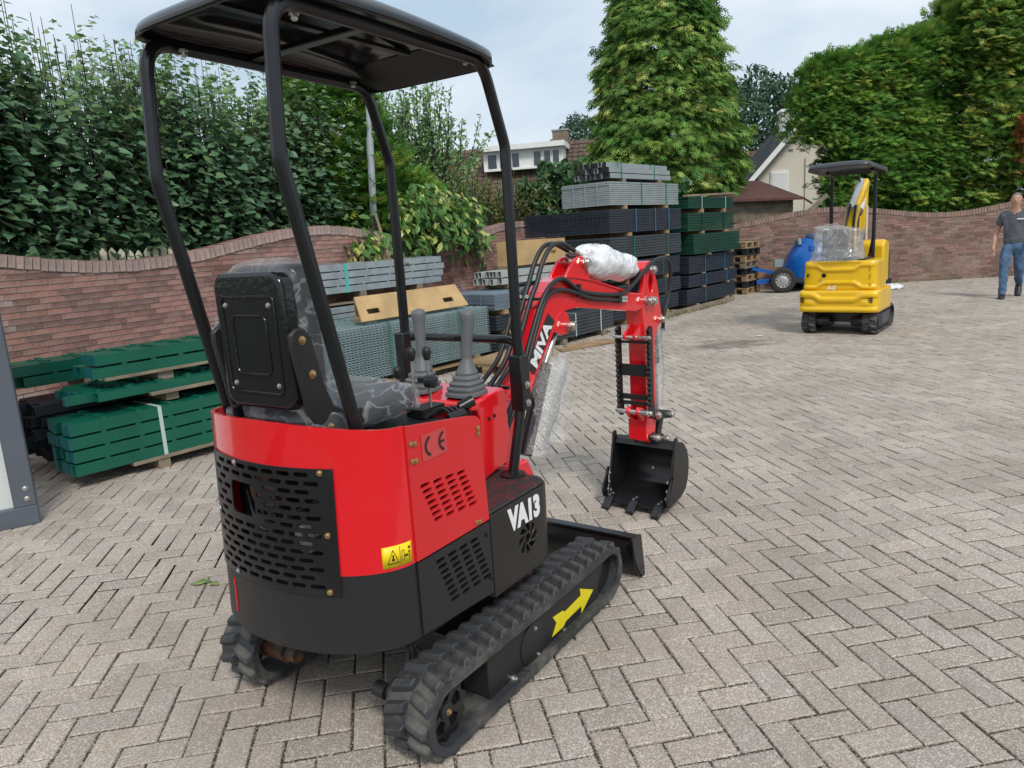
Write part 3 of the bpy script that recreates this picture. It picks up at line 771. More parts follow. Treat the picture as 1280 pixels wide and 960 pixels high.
# ---- seat
sb_ = MB(); sb_.prism(rrect(-.155, 1.10, .155, 1.50, .05, 6), (-.675, 0, 0), (0, 1, 0), (0, 0, 1), (-.02, .035)); back = part('seat_back_shell', sb_, M_BLKG, EXC, bevel=.014, seg=3, fix=True)
def ridge(poly, x, r=.0035, close=True):
    mb = MB(); pts = [(x, y, z) for y, z in poly]; pts.append(pts[0]); mb.tube(pts, r, 6, caps=False); return mb
part('embossed_frame', ridge(rrect(-.118, 1.15, .118, 1.43, .015), -.6965), M_BLKG, back)
part('embossed_panel', ridge(rrect(-.075, 1.205, .078, 1.375, .02), -.6965), M_BLKG, back)
for y, z in ((.10, 1.405), (-.095, 1.405), (.095, 1.175), (-.10, 1.175)): bolt('screw', (-.695, y, z), (-1, 0, 0), .0055, M_STEEL, back)
cb = MB(); cb.prism(rrect(-.15, 1.09, .15, 1.515, .06, 6), (-.60, 0, 0), (0, 1, 0), (0, 0, 1), (-.045, .05)); part('seat_back_cushion', cb, mat('black_vinyl', (.018, .018, .019), .4), EXC, bevel=.03, seg=4, fix=True)
cs = MB(); cs.prism(rrect(-.66, -.17, -.19, .17, .05, 6), (0, 0, 0), (1, 0, 0), (0, 1, 0), (1.0, 1.085)); part('seat_cushion', cs, MATS['black_vinyl'], EXC, bevel=.03, seg=4, fix=True)
for s_ in (-1, 1):
    br_ = MB(); br_.prism([(-.705, 1.325), (-.68, 1.342), (-.65, 1.335), (-.632, 1.31), (-.60, 1.16), (-.575, 1.10), (-.53, 1.075), (-.46, 1.07), (-.46, 1.02), (-.64, 1.0), (-.665, 1.05), (-.705, 1.29)], (0, .176 * s_, 0), (1, 0, 0), (0, 0, 1), (-.009, .009))
    bo = part('seat_bracket', br_, M_BLKS, EXC, bevel=.006, fix=True)
    for x, z in ((-.668, 1.305), (-.645, 1.205), (-.60, 1.04)): bolt('bolt', (x, .176 * s_ + .009 * s_, z), (0, s_, 0), .009, M_GOLD, bo)
def film_blob(name, fn, nu, nv, parent, m, seed=0):
    mb = MB(); vs = []; fs = []
    for i in range(nu + 1):
        for j in range(nv):
            p, nn = fn(i / nu, j / nv); k = noise.noise(p * 14 + Vector((seed, 0, 0))) * .011 + abs(noise.noise(p * 30 + Vector((0, seed, 0)))) * .009
            vs.append(p + nn * k)
    for i in range(nu):
        for j in range(nv): a = i * nv + j; b = i * nv + (j + 1) % nv; fs.append((a, b, b + nv, a + nv))
    mb.add(vs, fs); return part(name, mb, m, parent, smooth=80)
def back_film(u, v):
    z = 1.06 + .475 * u; a = 2 * pi * v; k = 1 if u < .86 else sqrt(max(0.02, 1 - ((u - .86) / .14) ** 2))
    ca, sa = cos(a), sin(a); e = .55
    x = -.595 + .072 * k * (abs(ca) ** e) * (1 if ca > 0 else -1); y = .168 * (k if u > .86 else 1) ** .5 * (abs(sa) ** e) * (1 if sa > 0 else -1)
    return Vector((x, y, z)), Vector((ca, sa, 0))
film_blob('seat_back_film', back_film, 30, 56, EXC, M_FILM, 1)
def cush_film(u, v):
    x = -.69 + .545 * u; a = 2 * pi * v; k = min(1, sqrt(max(.02, 1 - (max(0, u - .82) / .18) ** 2)))
    ca, sa = cos(a), sin(a); e = .5
    return Vector((x, .185 * (k ** .5) * (abs(ca) ** e) * (1 if ca > 0 else -1), 1.045 + .058 * k * (abs(sa) ** e) * (1 if sa > 0 else -1) - .02 * max(0, u - .85) / .15)), Vector((0, ca, sa))
film_blob('seat_cushion_film', cush_film, 40, 48, EXC, M_FILM, 5)

# ---- control console
co = MB(); prof = [(-.03, .70), (.30, .66), (.30, .80), (.265, .975), (.25, .985), (.085, .965), (.06, .93), (-.03, .90)]
co.prism([(.10, .655), (.295, .69), (.27, .975), (.255, .985), (.06, .962), (.05, .935), (.085, .93), (.10, .90)], (0, .215, 0), (1, 0, 0), (0, 0, 1), .42)
cons = part('control_console', co, M_RED, EXC, bevel=.012, seg=3, fix=True)
for x, z in ((.150, .885), (.185, .888)): bolt('screw', (x, -.206, z), (0, -1, 0), .005, M_BLK, cons)
for s_ in (-1, 1):
    bx, by = .145, .112 * s_
    bt = MB(); lv = [(.072, .974), (.072, .985), (.063, .990), (.068, 1.0), (.067, 1.005), (.056, 1.01), (.060, 1.02), (.058, 1.025), (.048, 1.03), (.051, 1.04), (.049, 1.045), (.040, 1.05), (.042, 1.058), (.038, 1.066), (.024, 1.098), (.021, 1.11)]
    vs = []; n = 32
    for r_, z in lv:
        sq = max(0, min(1, (r_ - .03) / .03)) * .6
        for k in range(n):
            a = 2 * pi * k / n; q = (abs(cos(a)) ** 6 + abs(sin(a)) ** 6) ** (-1 / 6.); rr = r_ * (1 + (q - 1) * sq * .9)
            vs.append((bx + rr * cos(a) + (z - .98) * .12, by + rr * sin(a), z))
    bt.add(vs, [(i * n + k, i * n + (k + 1) % n, (i + 1) * n + (k + 1) % n, (i + 1) * n + k) for i in range(len(lv) - 1) for k in range(n)])
    js = part('joystick', bt, M_GREY, EXC, smooth=40)
    gp_ = MB(); gp_.tube([(bx + .014, by, 1.09), (bx + .018, by, 1.15), (bx + .019, by * 1.03, 1.17), (bx + .023, by * 1.06, 1.215), (bx + .026, by * 1.08, 1.25), (bx + .026, by * 1.08, 1.275), (bx + .025, by * 1.08, 1.29), (bx + .024, by * 1.08, 1.295)], .02, 16, rads=[.021, .0205, .0215, .023, .026, .030, .026, .012]); part('grip', gp_, M_GREY, js, smooth=60)
# ---- levers
for (x, y, zt, zb) in ((-.19, -.15, 1.185, .96), (-.11, -.15, 1.175, .96), (.02, .12, 1.068, .96), (-.155, -.19, 1.05, .96)):
    lv = MB(); lv.cyl((x, y, zb), (x + .0, y, zt - .02), .0052, 8); lo_ = part('lever', lv, M_STEEL, EXC)
    if zt > 1.06:
        kb = MB(); kb.lathe([(.009, -.022), (.013, -.016), (.0165, .006), (.0155, .016), (.010, .023), (.002, .025)], (x, y, zt), (0, 0, 1), 14); part('knob', kb, M_BLKS, lo_, smooth=60)
lvb = MB(); lvb.box((-.155, -.165, .985), (.12, .07, .03)); lvb.lathe([(.022, 0), (.022, .03), (.014, .034)], (-.165, -.19, 1.09), (0, -1, 0), 12); lvb.box((-.155, -.175, 1.095), (.05, .03, .016)); lvb.cyl((-.10, -.27, .99), (-.06, -.30, 1.01), .02, 12); lvb.cyl((-.20, -.30, .975), (-.14, -.32, .985), .017, 12)
for k in range(5): lvb.tube(smooth_path([(-.2 + .03 * k, -.2, .97), (-.17 + .03 * k, -.25, 1.0 - .004 * k), (-.19 + .02 * k, -.32, .975)]), .006, 6)
part('lever_linkage', lvb, M_BLK, EXC)

# ---- canopy
fr = []
for s_ in (-1, 1):
    path = [(-.585, .292 * s_, .97), (-.745, .275 * s_, 1.785), (-.72, .275 * s_, 2.162), (.155, .275 * s_, 2.145), (.258, .28 * s_, 1.872), (.262, .283 * s_, .93), (.205, .262 * s_, .65)]
    pp = [Vector(path[0])]
    rad = {1: .018, 2: .09, 3: .07, 4: .02, 5: .05}
    for i in range(1, 6):
        P, A, B = Vector(path[i]), Vector(path[i - 1]), Vector(path[i + 1]); r_ = rad[i]
        a, b = P + (A - P).normalized() * r_, P + (B - P).normalized() * r_
        for j in range(7): t = j / 6; pp.append(a * (1 - t) ** 2 + P * 2 * t * (1 - t) + b * t * t)
    pp.append(Vector(path[-1]))
    mb = MB(); mb.tube(pp, .0205, 12, flat=.95)
    po = part('canopy_frame', mb, M_BLK, EXC, smooth=25)
    if s_ < 0:
        fl = MB(); fl.lathe([(.05, .652), (.05, .658), (.03, .664)], (.205, -.262, 0), (0, 0, 1), 20); part('post_flange', fl, M_BLK, po)
        sl_ = MB(); sl_.beam((.262, -.283, .90), (.260, -.283, 1.115), .058, .058); sl = part('post_sleeve', sl_, M_BLK, po, bevel=.006)
        for z in (.93, 1.0): bolt('bolt', (.262, -.313, z), (0, -1, 0), .010, M_STEEL, sl, .012)
    else:
        sl_ = MB(); sl_.beam((.245, .283, .93), (.243, .283, 1.19), .05, .05); part('post_sleeve', sl_, M_BLK, po, bevel=.006)
hr = MB(); hr.tube(round_path([(.262, .28, 1.165), (.30, .26, 1.165), (.30, -.26, 1.165), (.27, -.285, 1.06)], .09, 8), .017, 12); part('hand_rail', hr, M_BLKG, EXC, smooth=60)
# roof: hollow moulded shell
rf = MB(); NX, NY = 36, 26; X0, X1, YW = -.765, .225, .335; vs = []; fs = []
def roof_pt(u, v):
    # u,v in -1..1 with rounded corners
    a, b = u, v
    k = 1 - .10 * (abs(a) ** 6) * (abs(b) ** 6)
    x = (X0 + X1) / 2 + (X1 - X0) / 2 * a * k; y = YW * b * k
    e = max(abs(a) ** 1, 0); dx = (1 - abs(a)) * (X1 - X0) / 2; dy = (1 - abs(b)) * YW; dd = min(dx, dy)
    t = min(1, dd / .085); z = 2.165 - .035 * max(0, (a + .2) / 1.2) ** 1.3 + .060 * sqrt(max(0, 1 - (1 - t) ** 2)) + .02 * (1 - a * a) * (1 - b * b)
    g = min(1, max(0, (dd - .12) / .03)); z += .010 * g
    return (x, y, z)
us = [-1, -.99, -.97, -.94, -.9, -.86] + [-.82 + 1.64 * k / 22 for k in range(23)] + [.86, .9, .94, .97, .99, 1]
vsn = [-1, -.985, -.96, -.92, -.86, -.80, -.74] + [-.68 + 1.36 * k / 16 for k in range(17)] + [.74, .80, .86, .92, .96, .985, 1]
for u in us:
    for v in vsn: vs.append(roof_pt(u, v))
nv_ = len(vsn); fs = [(i * nv_ + j, (i + 1) * nv_ + j, (i + 1) * nv_ + j + 1, i * nv_ + j + 1) for i in range(len(us) - 1) for j in range(nv_ - 1)]
rf.add(vs, fs); roof = part('canopy_roof', rf, mat('canopy_black_plastic', (.014, .014, .015), .12, noise_amt=.1), EXC, smooth=50); md = roof.modifiers.new('t', 'SOLIDIFY'); md.thickness = .007; md.offset = -1
for x in (-.36,):
    cbm = MB(); cbm.beam((x, -.275, 2.165), (x, .275, 2.165), .04, .02); part('cross_bar', cbm, M_BLK, roof, bevel=.004)
lb = MB(); lb.beam((-.70, .0, 2.212), (.1, .0, 2.205), .03, .012); part('roof_rib', lb, M_BLK, roof)
for x, y in ((.10, -.245), (.06, .245), (-.62, .245), (-.62, -.245)): bolt('bolt', (x, y, 2.148), (0, 0, -1), .010, M_STEEL, roof, .02)
fv = MB(); fv.add([(.212, -.285, 2.132), (.212, .285, 2.132), (.085, .265, 2.205), (.085, -.265, 2.205), (.218, -.285, 2.134), (.218, .285, 2.134), (.092, .265, 2.209), (.092, -.265, 2.209)], [(0, 1, 2, 3), (7, 6, 5, 4), (0, 4, 5, 1), (1, 5, 6, 2), (2, 6, 7, 3), (3, 7, 4, 0)]); part('front_visor', fv, M_BLKS, roof)

# ---- boom, arm and bucket (boom plane swung 4 degrees to the right)
_a = radians(-4); BU = Vector((cos(_a), sin(_a), 0)); BV = Vector((-sin(_a), cos(_a), 0)); B0 = Vector((.45, -.06, 0)); BZ = Vector((0, 0, 1))
def B(u, off, z): return B0 + BU * u + BV * off + BZ * z
def bprism(poly, o0, o1): mb = MB(); mb.prism(poly, B0, BU, BZ, (-max(o0, o1), -min(o0, o1))); return mb
boom_poly = [(-.07, .55), (-.06, .68), (.03, .87), (.113, 1.03), (.228, 1.24), (.286, 1.303), (.363, 1.342), (.478, 1.362), (.672, 1.328), (1.026, 1.238), (1.14, 1.222), (1.21, 1.21), (1.235, 1.169), (1.20, 1.135), (1.116, 1.13), (.879, 1.168), (.526, 1.219), (.437, 1.217), (.378, 1.192), (.324, 1.128), (.183, .97), (.109, .861), (.05, .72), (.03, .55)]
boom = part('boom', bprism(boom_poly, -.048, .048), M_RED, EXC, bevel=.006, fix=True)
edge = MB()
ep = [(.109, .861), (.183, .97), (.324, 1.128), (.378, 1.192), (.437, 1.217), (.526, 1.219), (.879, 1.168), (1.10, 1.135)]
for i in range(len(ep) - 1): edge.beam(B(ep[i][0], 0, ep[i][1]), B(ep[i + 1][0], 0, ep[i + 1][1]), .108, .008, up=(0, 0, 1))
ep = [(.03, .87), (.113, 1.03), (.228, 1.24), (.286, 1.303), (.363, 1.342), (.478, 1.362), (.672, 1.328), (1.026, 1.238)]
for i in range(len(ep) - 1): edge.beam(B(ep[i][0], 0, ep[i][1]), B(ep[i + 1][0], 0, ep[i + 1][1]), .108, .008, up=(0, 0, 1))
part('flange_plate', edge, M_RED, boom)
for o_ in (-.042, .042):
    lg = bprism([(.445, 1.355), (.515, 1.425), (.545, 1.442), (.59, 1.448), (.625, 1.432), (.635, 1.40), (.655, 1.335)], o_ - .008, o_ + .008); part('top_lug', lg, M_RED, boom, bevel=.003, fix=True)
    lg = bprism([(.33, 1.13), (.40, 1.10), (.455, 1.105), (.475, 1.14), (.45, 1.20), (.39, 1.21)], o_ - .008, o_ + .008); part('lower_lug', lg, M_RED, boom, bevel=.003, fix=True)
def pin(name, u, z, o0, o1, r, m=M_STEEL, parent=None):
    mb = MB(); s_ = 1 if o1 > o0 else -1
    mb.lathe([(r * .8, 0), (r, .004), (r, abs(o1 - o0) - .004), (r * .8, abs(o1 - o0))], B(u, o0, z), BV * s_, 16); 
    mb.lathe([(r * 1.35, 0), (r * 1.35, .012), (r * .9, .016)], B(u, o0 + s_ * .012, z), BV * s_, 6)
    return part(name, mb, m, parent or EXC)
pin('pivot_pin', .605, 1.415, -.085, .07, .019, parent=boom); pin('pivot_pin', .437, 1.14, -.10, .07, .018, parent=boom); pin('pivot_pin', 1.20, 1.175, -.095, .09, .018, parent=boom)
# swing post
sw = MB(); sw.prism([(-.18, .36), (.10, .36), (.10, .50), (.04, .62), (-.07, .62), (-.18, .50)], B0, BU, BZ, (-.09, .09)); part('swing_post', sw, M_RED, EXC, bevel=.01, fix=True)
# boom cylinder in bubble wrap
cy = MB(); cy.cyl(B(.437, 0, 1.14), B(.30, 0, .95), .016, 14); part('boom_cylinder_rod', cy, M_STEEL, EXC)
cy = MB(); cy.cyl(B(.32, 0, .98), B(.13, 0, .60), .034, 16); part('boom_cylinder', cy, M_BLK, EXC)
def wrap_fn(p0, p1, r0, r1, seed):
    p0, p1 = Vector(p0), Vector(p1); d = (p1 - p0).normalized(); u_ = d.cross(Vector((0, 1, 0))).normalized(); w_ = d.cross(u_)
    def fn(u, v):
        a = 2 * pi * v; nn = u_ * cos(a) + w_ * sin(a)
        r = r0 + (r1 - r0) * u + .018 * noise.noise(Vector((cos(a) * 1.6, sin(a) * 1.6, u * 3 + seed)))
        return p0 + (p1 - p0) * u + nn * r, nn
    return fn
film_blob('bubble_wrap', wrap_fn(B(.37, -.01, 1.02), B(.165, -.02, .59), .075, .058, 3), 22, 28, EXC, M_WRAPG, 2)
fw = MB(); vs = []; nu, nvv = 14, 8
for i in range(nu + 1):
    for j in range(nvv + 1):
        u, v = i / nu, j / nvv; p = B(.20 + .16 * u + .13 * v * (1 - .3 * u), -.075, .66 + .33 * u - .05 * v); vs.append(p + BV * (.025 * noise.noise(p * 9)) )
fw.add(vs, [(i * (nvv + 1) + j, i * (nvv + 1) + j + 1, (i + 1) * (nvv + 1) + j + 1, (i + 1) * (nvv + 1) + j) for i in range(nu) for j in range(nvv)])
fwo = part('loose_wrap', fw, M_WRAPG, EXC, smooth=80)
# arm cylinder with foam wrap
cy = MB(); cy.cyl(B(.605, 0, 1.415), B(1.14, 0, 1.352), .03, 16); part('arm_cylinder', cy, M_BLK, EXC)
cy = MB(); cy.cyl(B(1.1, 0, 1.357), B(1.262, 0, 1.336), .015, 14); cy.lathe([(.03, -.03), (.03, .03)], B(1.262, 0, 1.336), BV, 16); part('arm_cylinder_rod', cy, M_STEEL, EXC)
_p0, _p1 = B(.60, -.005, 1.435), B(1.155, -.005, 1.35)
def foam(u, v):
    a = 2 * pi * v; d = (_p1 - _p0).normalized(); w_ = d.cross(BV).normalized(); nn = BV * cos(a) + w_ * -sin(a)
    r = .083 * (max(0.03, 1 - abs(2 * u - 1.05) ** 3.2)) ** .5 * (1 + .12 * sin(5 * u + 1)); r += .010 * noise.noise(Vector((cos(a) * 2, sin(a) * 2, u * 6)))
    return _p0 + (_p1 - _p0) * u + nn * max(.02, r), nn
film_blob('foam_wrap', foam, 34, 32, EXC, M_FILMW, 8)
# arm
arm_poly = [(1.205, 1.345), (1.235, 1.378), (1.27, 1.385), (1.30, 1.365), (1.355, 1.25), (1.385, 1.12), (1.395, 1.06), (1.38, 1.03), (1.345, 1.01), (1.308, .95), (1.298, .46), (1.275, .375), (1.225, .375), (1.19, .45), (1.185, 1.02), (1.165, 1.10), (1.165, 1.20), (1.20, 1.26)]
am = bprism(arm_poly, -.05, .05).mesh('arm', 0)
cu = bprism([(1.275 + .026 * cos(a_) , 1.262 + .055 * sin(a_)) for a_ in [2 * pi * k / 20 for k in range(20)]], -.2, .2)
arm = part('arm', cut(am, cu), M_RED, EXC, bevel=.005)
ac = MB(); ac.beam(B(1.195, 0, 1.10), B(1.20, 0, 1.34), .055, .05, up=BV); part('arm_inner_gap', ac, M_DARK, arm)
pin('pivot_pin', 1.262, 1.336, -.09, .08, .018, parent=arm); pin('pivot_pin', 1.262, 1.168, -.09, .08, .020, parent=arm); pin('pivot_pin', 1.365, 1.055, -.085, .08, .016, parent=arm)
for z in (1.005,):
    for o_ in (-.03, .03):
        t_ = bprism([(1.19, z + .06), (1.10, z - .005), (1.105, z - .03), (1.125, z - .035), (1.19, z - .04)], o_ - .007, o_ + .007); part('thumb_lug', t_, M_RED, arm, bevel=.002, fix=True)
for o_ in (-.03, .03):
    t_ = bprism([(1.19, .58), (1.13, .60), (1.11, .575), (1.13, .545), (1.19, .50)], o_ - .010, o_ + .010); part('link_lug', t_, M_RED, arm, bevel=.002, fix=True)
cl_ = bprism([(1.17, .52), (1.19, .47), (1.19, .40), (1.17, .40)], -.056, .056); part('end_collar', cl_, M_RED, arm, bevel=.003, fix=True)
pin('grease_pin', 1.13, .985, -.115, .11, .010, parent=arm); pin('pivot_pin', 1.135, .57, -.11, .11, .014, parent=arm)
# bucket cylinder, wrapped
cy = MB(); cy.cyl(B(1.37, 0, 1.055), B(1.395, 0, .80), .028, 14); part('bucket_cylinder', cy, M_BLK, EXC)
cy = MB(); cy.cyl(B(1.392, 0, .82), B(1.405, 0, .50), .014, 12); part('bucket_cylinder_rod', cy, M_STEEL, EXC)
film_blob('cylinder_wrap', wrap_fn(B(1.385, -.005, 1.0), B(1.405, -.005, .53), .047, .04, 9), 26, 24, EXC, M_WRAPG, 4)
# links
for o_ in (-.068, .068):
    lk = bprism([(1.235, .53), (1.25, .555), (1.29, .555), (1.43, .52), (1.445, .495), (1.43, .475), (1.28, .50), (1.25, .505)], o_ - .008, o_ + .008); part('bucket_link', lk, M_BLK, EXC, bevel=.003, fix=True)
lk = bprism([(1.40, .50), (1.425, .52), (1.45, .50), (1.39, .36), (1.36, .35), (1.345, .375)], -.03, .03); part('bucket_link', lk, M_BLK, EXC, bevel=.003, fix=True)
for u, z in ((1.262, .53), (1.425, .497), (1.25, .40), (1.365, .365)): pin('link_pin', u, z, -.10, .095, .017)
# bucket
bo = [(1.235, .345), (1.25, .375), (1.29, .38), (1.34, .365), (1.39, .31), (1.41, .235), (1.40, .15), (1.365, .085), (1.30, .052), (1.15, .040)]
bi = [(1.15, .052), (1.295, .064), (1.355, .095), (1.388, .155), (1.398, .233), (1.38, .302), (1.332, .352), (1.29, .367), (1.26, .362), (1.245, .340)]
bk = bprism(bo + bi, -.185, .185); bucket = part('bucket', bk, M_BLK, EXC, bevel=.002, fix=True)
for s_ in (-1, 1):
    sd = bprism(bo + [(1.165, .085), (1.185, .20), (1.205, .30)], .185 * s_, .195 * s_); part('side_plate', sd, M_BLK, bucket, bevel=.002, fix=True)
    rib = bprism([(1.155, .04), (1.175, .21), (1.185, .21), (1.115, .13), (1.10, .085), (1.115, .05)], .196 * s_, .206 * s_); part('side_cutter', rib, M_BLK, bucket, bevel=.002, fix=True)
    er = bprism([(1.235, .41), (1.26, .415), (1.27, .37), (1.21, .22), (1.19, .21)], .186 * s_, .200 * s_); part('side_edge', er, M_BLK, bucket, bevel=.003, fix=True)
    for u, z in ((1.165, .18), (1.155, .13), (1.14, .09), (1.17, .075)): bolt('bolt', B(u, .184 * s_, z), BV * -s_, .008, M_STEEL, bucket, .008)
    hk = bprism([(1.20, .42), (1.27, .43), (1.30, .40), (1.36, .40), (1.40, .37), (1.36, .34), (1.24, .36)], .045 * s_, .058 * s_); part('hanger', hk, M_BLK, bucket, bevel=.003, fix=True)
cut_ = bprism([(1.095, .034), (1.095, .044), (1.185, .072), (1.19, .062)], -.187, .187); part('cutting_edge', cut_, M_BLK, bucket, fix=True)
for o_ in (-.155, 0, .155):
    th_ = bprism([(1.145, .028), (1.15, .064), (1.11, .062), (1.05, .020), (1.045, .006), (1.06, .004), (1.10, .024)], o_ - .024, o_ + .024); part('tooth', th_, M_BLK, bucket, bevel=.003, fix=True)
    for u in (1.125, 1.16): bolt('bolt', B(u, o_ + .01, .060), (0, 0, 1), .009, M_STEEL, bucket, .008)
for o_, z in ((-.12, .16), (.02, .16)): bolt('bolt', B(1.387, o_, z + .01), -BU, .008, M_STEEL, bucket, .01)
# thumb frame with saw-tooth edges
thumb = None
for s_ in (-1, 1):
    pl = [(1.175, 1.035), (1.165, 1.045)]
    z = 1.02
    while z > .60:
        pl += [(1.128, z), (1.142, z - .012)]; z -= .0285
    pl += [(1.13, .59), (1.14, .555), (1.165, .535), (1.185, .545), (1.185, .60), (1.175, .64)]
    mb = bprism(pl, .085 * s_, .105 * s_); t_ = part('thumb_bar', mb, M_BLK, EXC, bevel=.0015, fix=True)
for z, h in ((.955, .014), (.80, .065), (.65, .03), (.615, .02)):
    mb = MB(); mb.beam(B(1.158, -.09, z), B(1.158, .09, z), .012, h); part('thumb_cross_bar', mb, M_BLK, EXC, bevel=.002)
# hoses
def hose(pts, r=.0105, k=6):
    mb = MB(); mb.tube(smooth_path(pts, k), r, 10); return part('hydraulic_hose', mb, M_HOSE, EXC, smooth=80)
hose([B(-.16, -.075, .75), B(-.02, -.062, .86), B(.085, -.058, 1.02), B(.205, -.058, 1.22), B(.279, -.06, 1.311), B(.35, -.062, 1.351), B(.419, -.062, 1.353), B(.509, -.062, 1.305), B(.621, -.062, 1.271), B(.918, -.062, 1.238), B(1.048, -.064, 1.275), B(1.166, -.07, 1.338), B(1.288, -.075, 1.386), B(1.413, -.07, 1.388), B(1.480, -.065, 1.335), B(1.480, -.06, 1.208), B(1.425, -.05, 1.076), B(1.415, -.045, .985)])
hose([B(-.13, -.07, .70), B(.0, -.06, .84), B(.103, -.057, 1.0), B(.247, -.057, 1.246), B(.304, -.059, 1.297), B(.388, -.062, 1.309), B(.515, -.062, 1.281), B(.65, -.062, 1.243), B(.916, -.06, 1.207)])
for o_, du in ((-.028, 0), (.008, -.01)):
    hose([B(-.24, o_, .82), B(-.07, o_, .95), B(.06, o_, 1.055), B(.195, o_, 1.272), B(.25 + du, o_, 1.345), B(.305 + du, o_, 1.435), B(.372 + du, o_, 1.498), B(.455 + du, o_, 1.512), B(.535, o_, 1.484), B(.60, o_, 1.458)])
hose([B(-.26, .04, .84), B(-.09, .04, .96), B(.05, .04, 1.06), B(.16, .04, 1.24), B(.235, .04, 1.31), B(.30, .045, 1.34)])
for u, z, nm in ((.212, 1.285, 'hose_clamp'), (-.035, .945, 'hose_clamp')):
    mb = MB(); d_ = Vector((.12, 0, .2)).normalized(); mb.beam(B(u, -.068, z), B(u, .056, z), .016, .012); hc = part(nm, mb, M_BLK, EXC)
    for o_ in (-.01, .028): bolt('bolt', B(u - .01, o_, z + .008), (-.5, 0, .85), .008, M_STEEL, hc, .010)
mb = MB(); mb.box(B(.53, -.066, 1.292), (.022, .012, .06), rz=_a); mb.box(B(.905, -.064, 1.222), (.03, .014, .055), rz=_a); part('hose_clamp', mb, M_BLK, EXC)
mb = MB()
for z in (1.232, 1.215): mb.cyl(B(.92, -.058, z - .012), B(.985, -.058, z - .018), .009, 10)
for o_ in (-.028, .008): mb.cyl(B(.56, o_, 1.472), B(.62, o_, 1.448), .012, 10)
part('hose_fitting', mb, M_STEEL, EXC)
# lettering on the boom
tm = text_mesh('MIVA', .076, 1.22, .0008, .0032)
dv = Vector((.30 - .151, 0, 1.186 - .996)); ang_ = atan2(dv.z, dv.x)
ux_ = BU * cos(ang_) + BZ * sin(ang_); uy_ = BU * -sin(ang_) + BZ * cos(ang_)
pl = bprism([(.118, 1.0), (.172, .957), (.346, 1.172), (.296, 1.215)], -.0490, -.0500); part('lettering_plate', pl, M_BLKP, boom, fix=True)  # dark printed plate behind the brand letters
place_text('brand_lettering', tm, M_WHT, boom, B(.232, -.0512, 1.082), ux_, uy_)

# ------------------------------------------------------------------ stored fencing along the wall
STH = radians(50); SE = Vector((cos(STH), sin(STH))); SBK = Vector((-sin(STH), cos(STH)))
def sframe(o, x, y): p = Vector(o) + SE * x + SBK * y; return (p.x, p.y)
def post_mesh(L, w, h, name='post', hollow=True, wall=.003):
    mb = MB()
    if hollow:
        o = [(0, 0), (w, 0), (w, h), (0, h)]; i = [(wall, wall), (w - wall, wall), (w - wall, h - wall), (wall, h - wall)]
        vs = [(x, p[0], p[1]) for x in (0, L) for p in o] + [(x, p[0], p[1]) for x in (0, L) for p in i]
        fs = []
        for k in range(4):
            k2 = (k + 1) % 4
            fs += [(k, 4 + k, 4 + k2, k2), (8 + k, 8 + k2, 12 + k2, 12 + k), (k, k2, 8 + k2, 8 + k), (4 + k, 12 + k, 12 + k2, 4 + k2)]
        mb.add(vs, fs)
        mb.add([(.12, wall, wall), (.12, w - wall, wall), (.12, w - wall, h - wall), (.12, wall, h - wall)], [(0, 1, 2, 3)])
    else: mb.box((L / 2, w / 2, h / 2), (L, w, h))
    return mb
def post_bundle(name, label, org, L, cols, rows, w, h, pw, ph, z0, m, capm=None, straps=(), strap_m=None, strap_w=.02, rz=STH, cap=True, group=None, clips=True, jitter=.02, skip=(), seed=0, cat='bundle', plank=None):
    rg = random.Random(seed); root = empty(name, (org[0], org[1], z0), rz, label=label, category=cat)
    if group: root['group'] = group
    mb = post_mesh(L, w, h)
    if clips:
        for k in range(7): mb.box((.22 + k * (L - .4) / 6, w * .5, h + (ph - h) / 2 - .0005), (.035, w * .98, ph - h - .001))
    me = mb.mesh('post', 0); me.materials.append(m)
    bm = bmesh.new(); bm.from_mesh(me); bmesh.ops.recalc_face_normals(bm, faces=bm.faces); bm.to_mesh(me); bm.free()
    cme = None
    if capm:
        c = MB(); c.box((-.004, w / 2, h / 2), (.01, w * .96, h * .96)); cme = c.mesh('end_cap', 0); cme.materials.append(capm)
    for r in range(rows):
        for c in range(cols):
            if (r, c) in skip: continue
            o = link('post', me, root); o.location = (rg.uniform(-jitter, jitter), c * pw, r * ph)
            if cme and rg.random() < .8: q = link('end_cap', cme, o)
    W, Ht = cols * pw - (pw - w), rows * ph - (ph - h)
    for sx in straps:
        s_ = MB(); t = .003
        s_.box((sx, -t, Ht / 2), (strap_w, t, Ht + 2 * t)); s_.box((sx, W / 2, Ht + t), (strap_w, W + 3 * t, t)); s_.box((sx, W + t, Ht / 2), (strap_w, t, Ht + 2 * t))
        part('strap', s_, strap_m, root)
    if plank:
        for (px0, px1, py, pz, th) in plank: 
            s_ = MB(); s_.box(((px0 + px1) / 2, py, pz), (px1 - px0, .09, th)); part('plank', s_, M_WOODG, root)
    return root, W, Ht
def bearers(root, xs, W, zlo, zhi, wd=.09, m=None, y0=0):
    for x in xs:
        mb = MB(); mb.box((x, y0 + W / 2, (zlo + zhi) / 2), (wd, W, zhi - zlo)); part('bearer', mb, m or M_WOODG, root, bevel=.003)

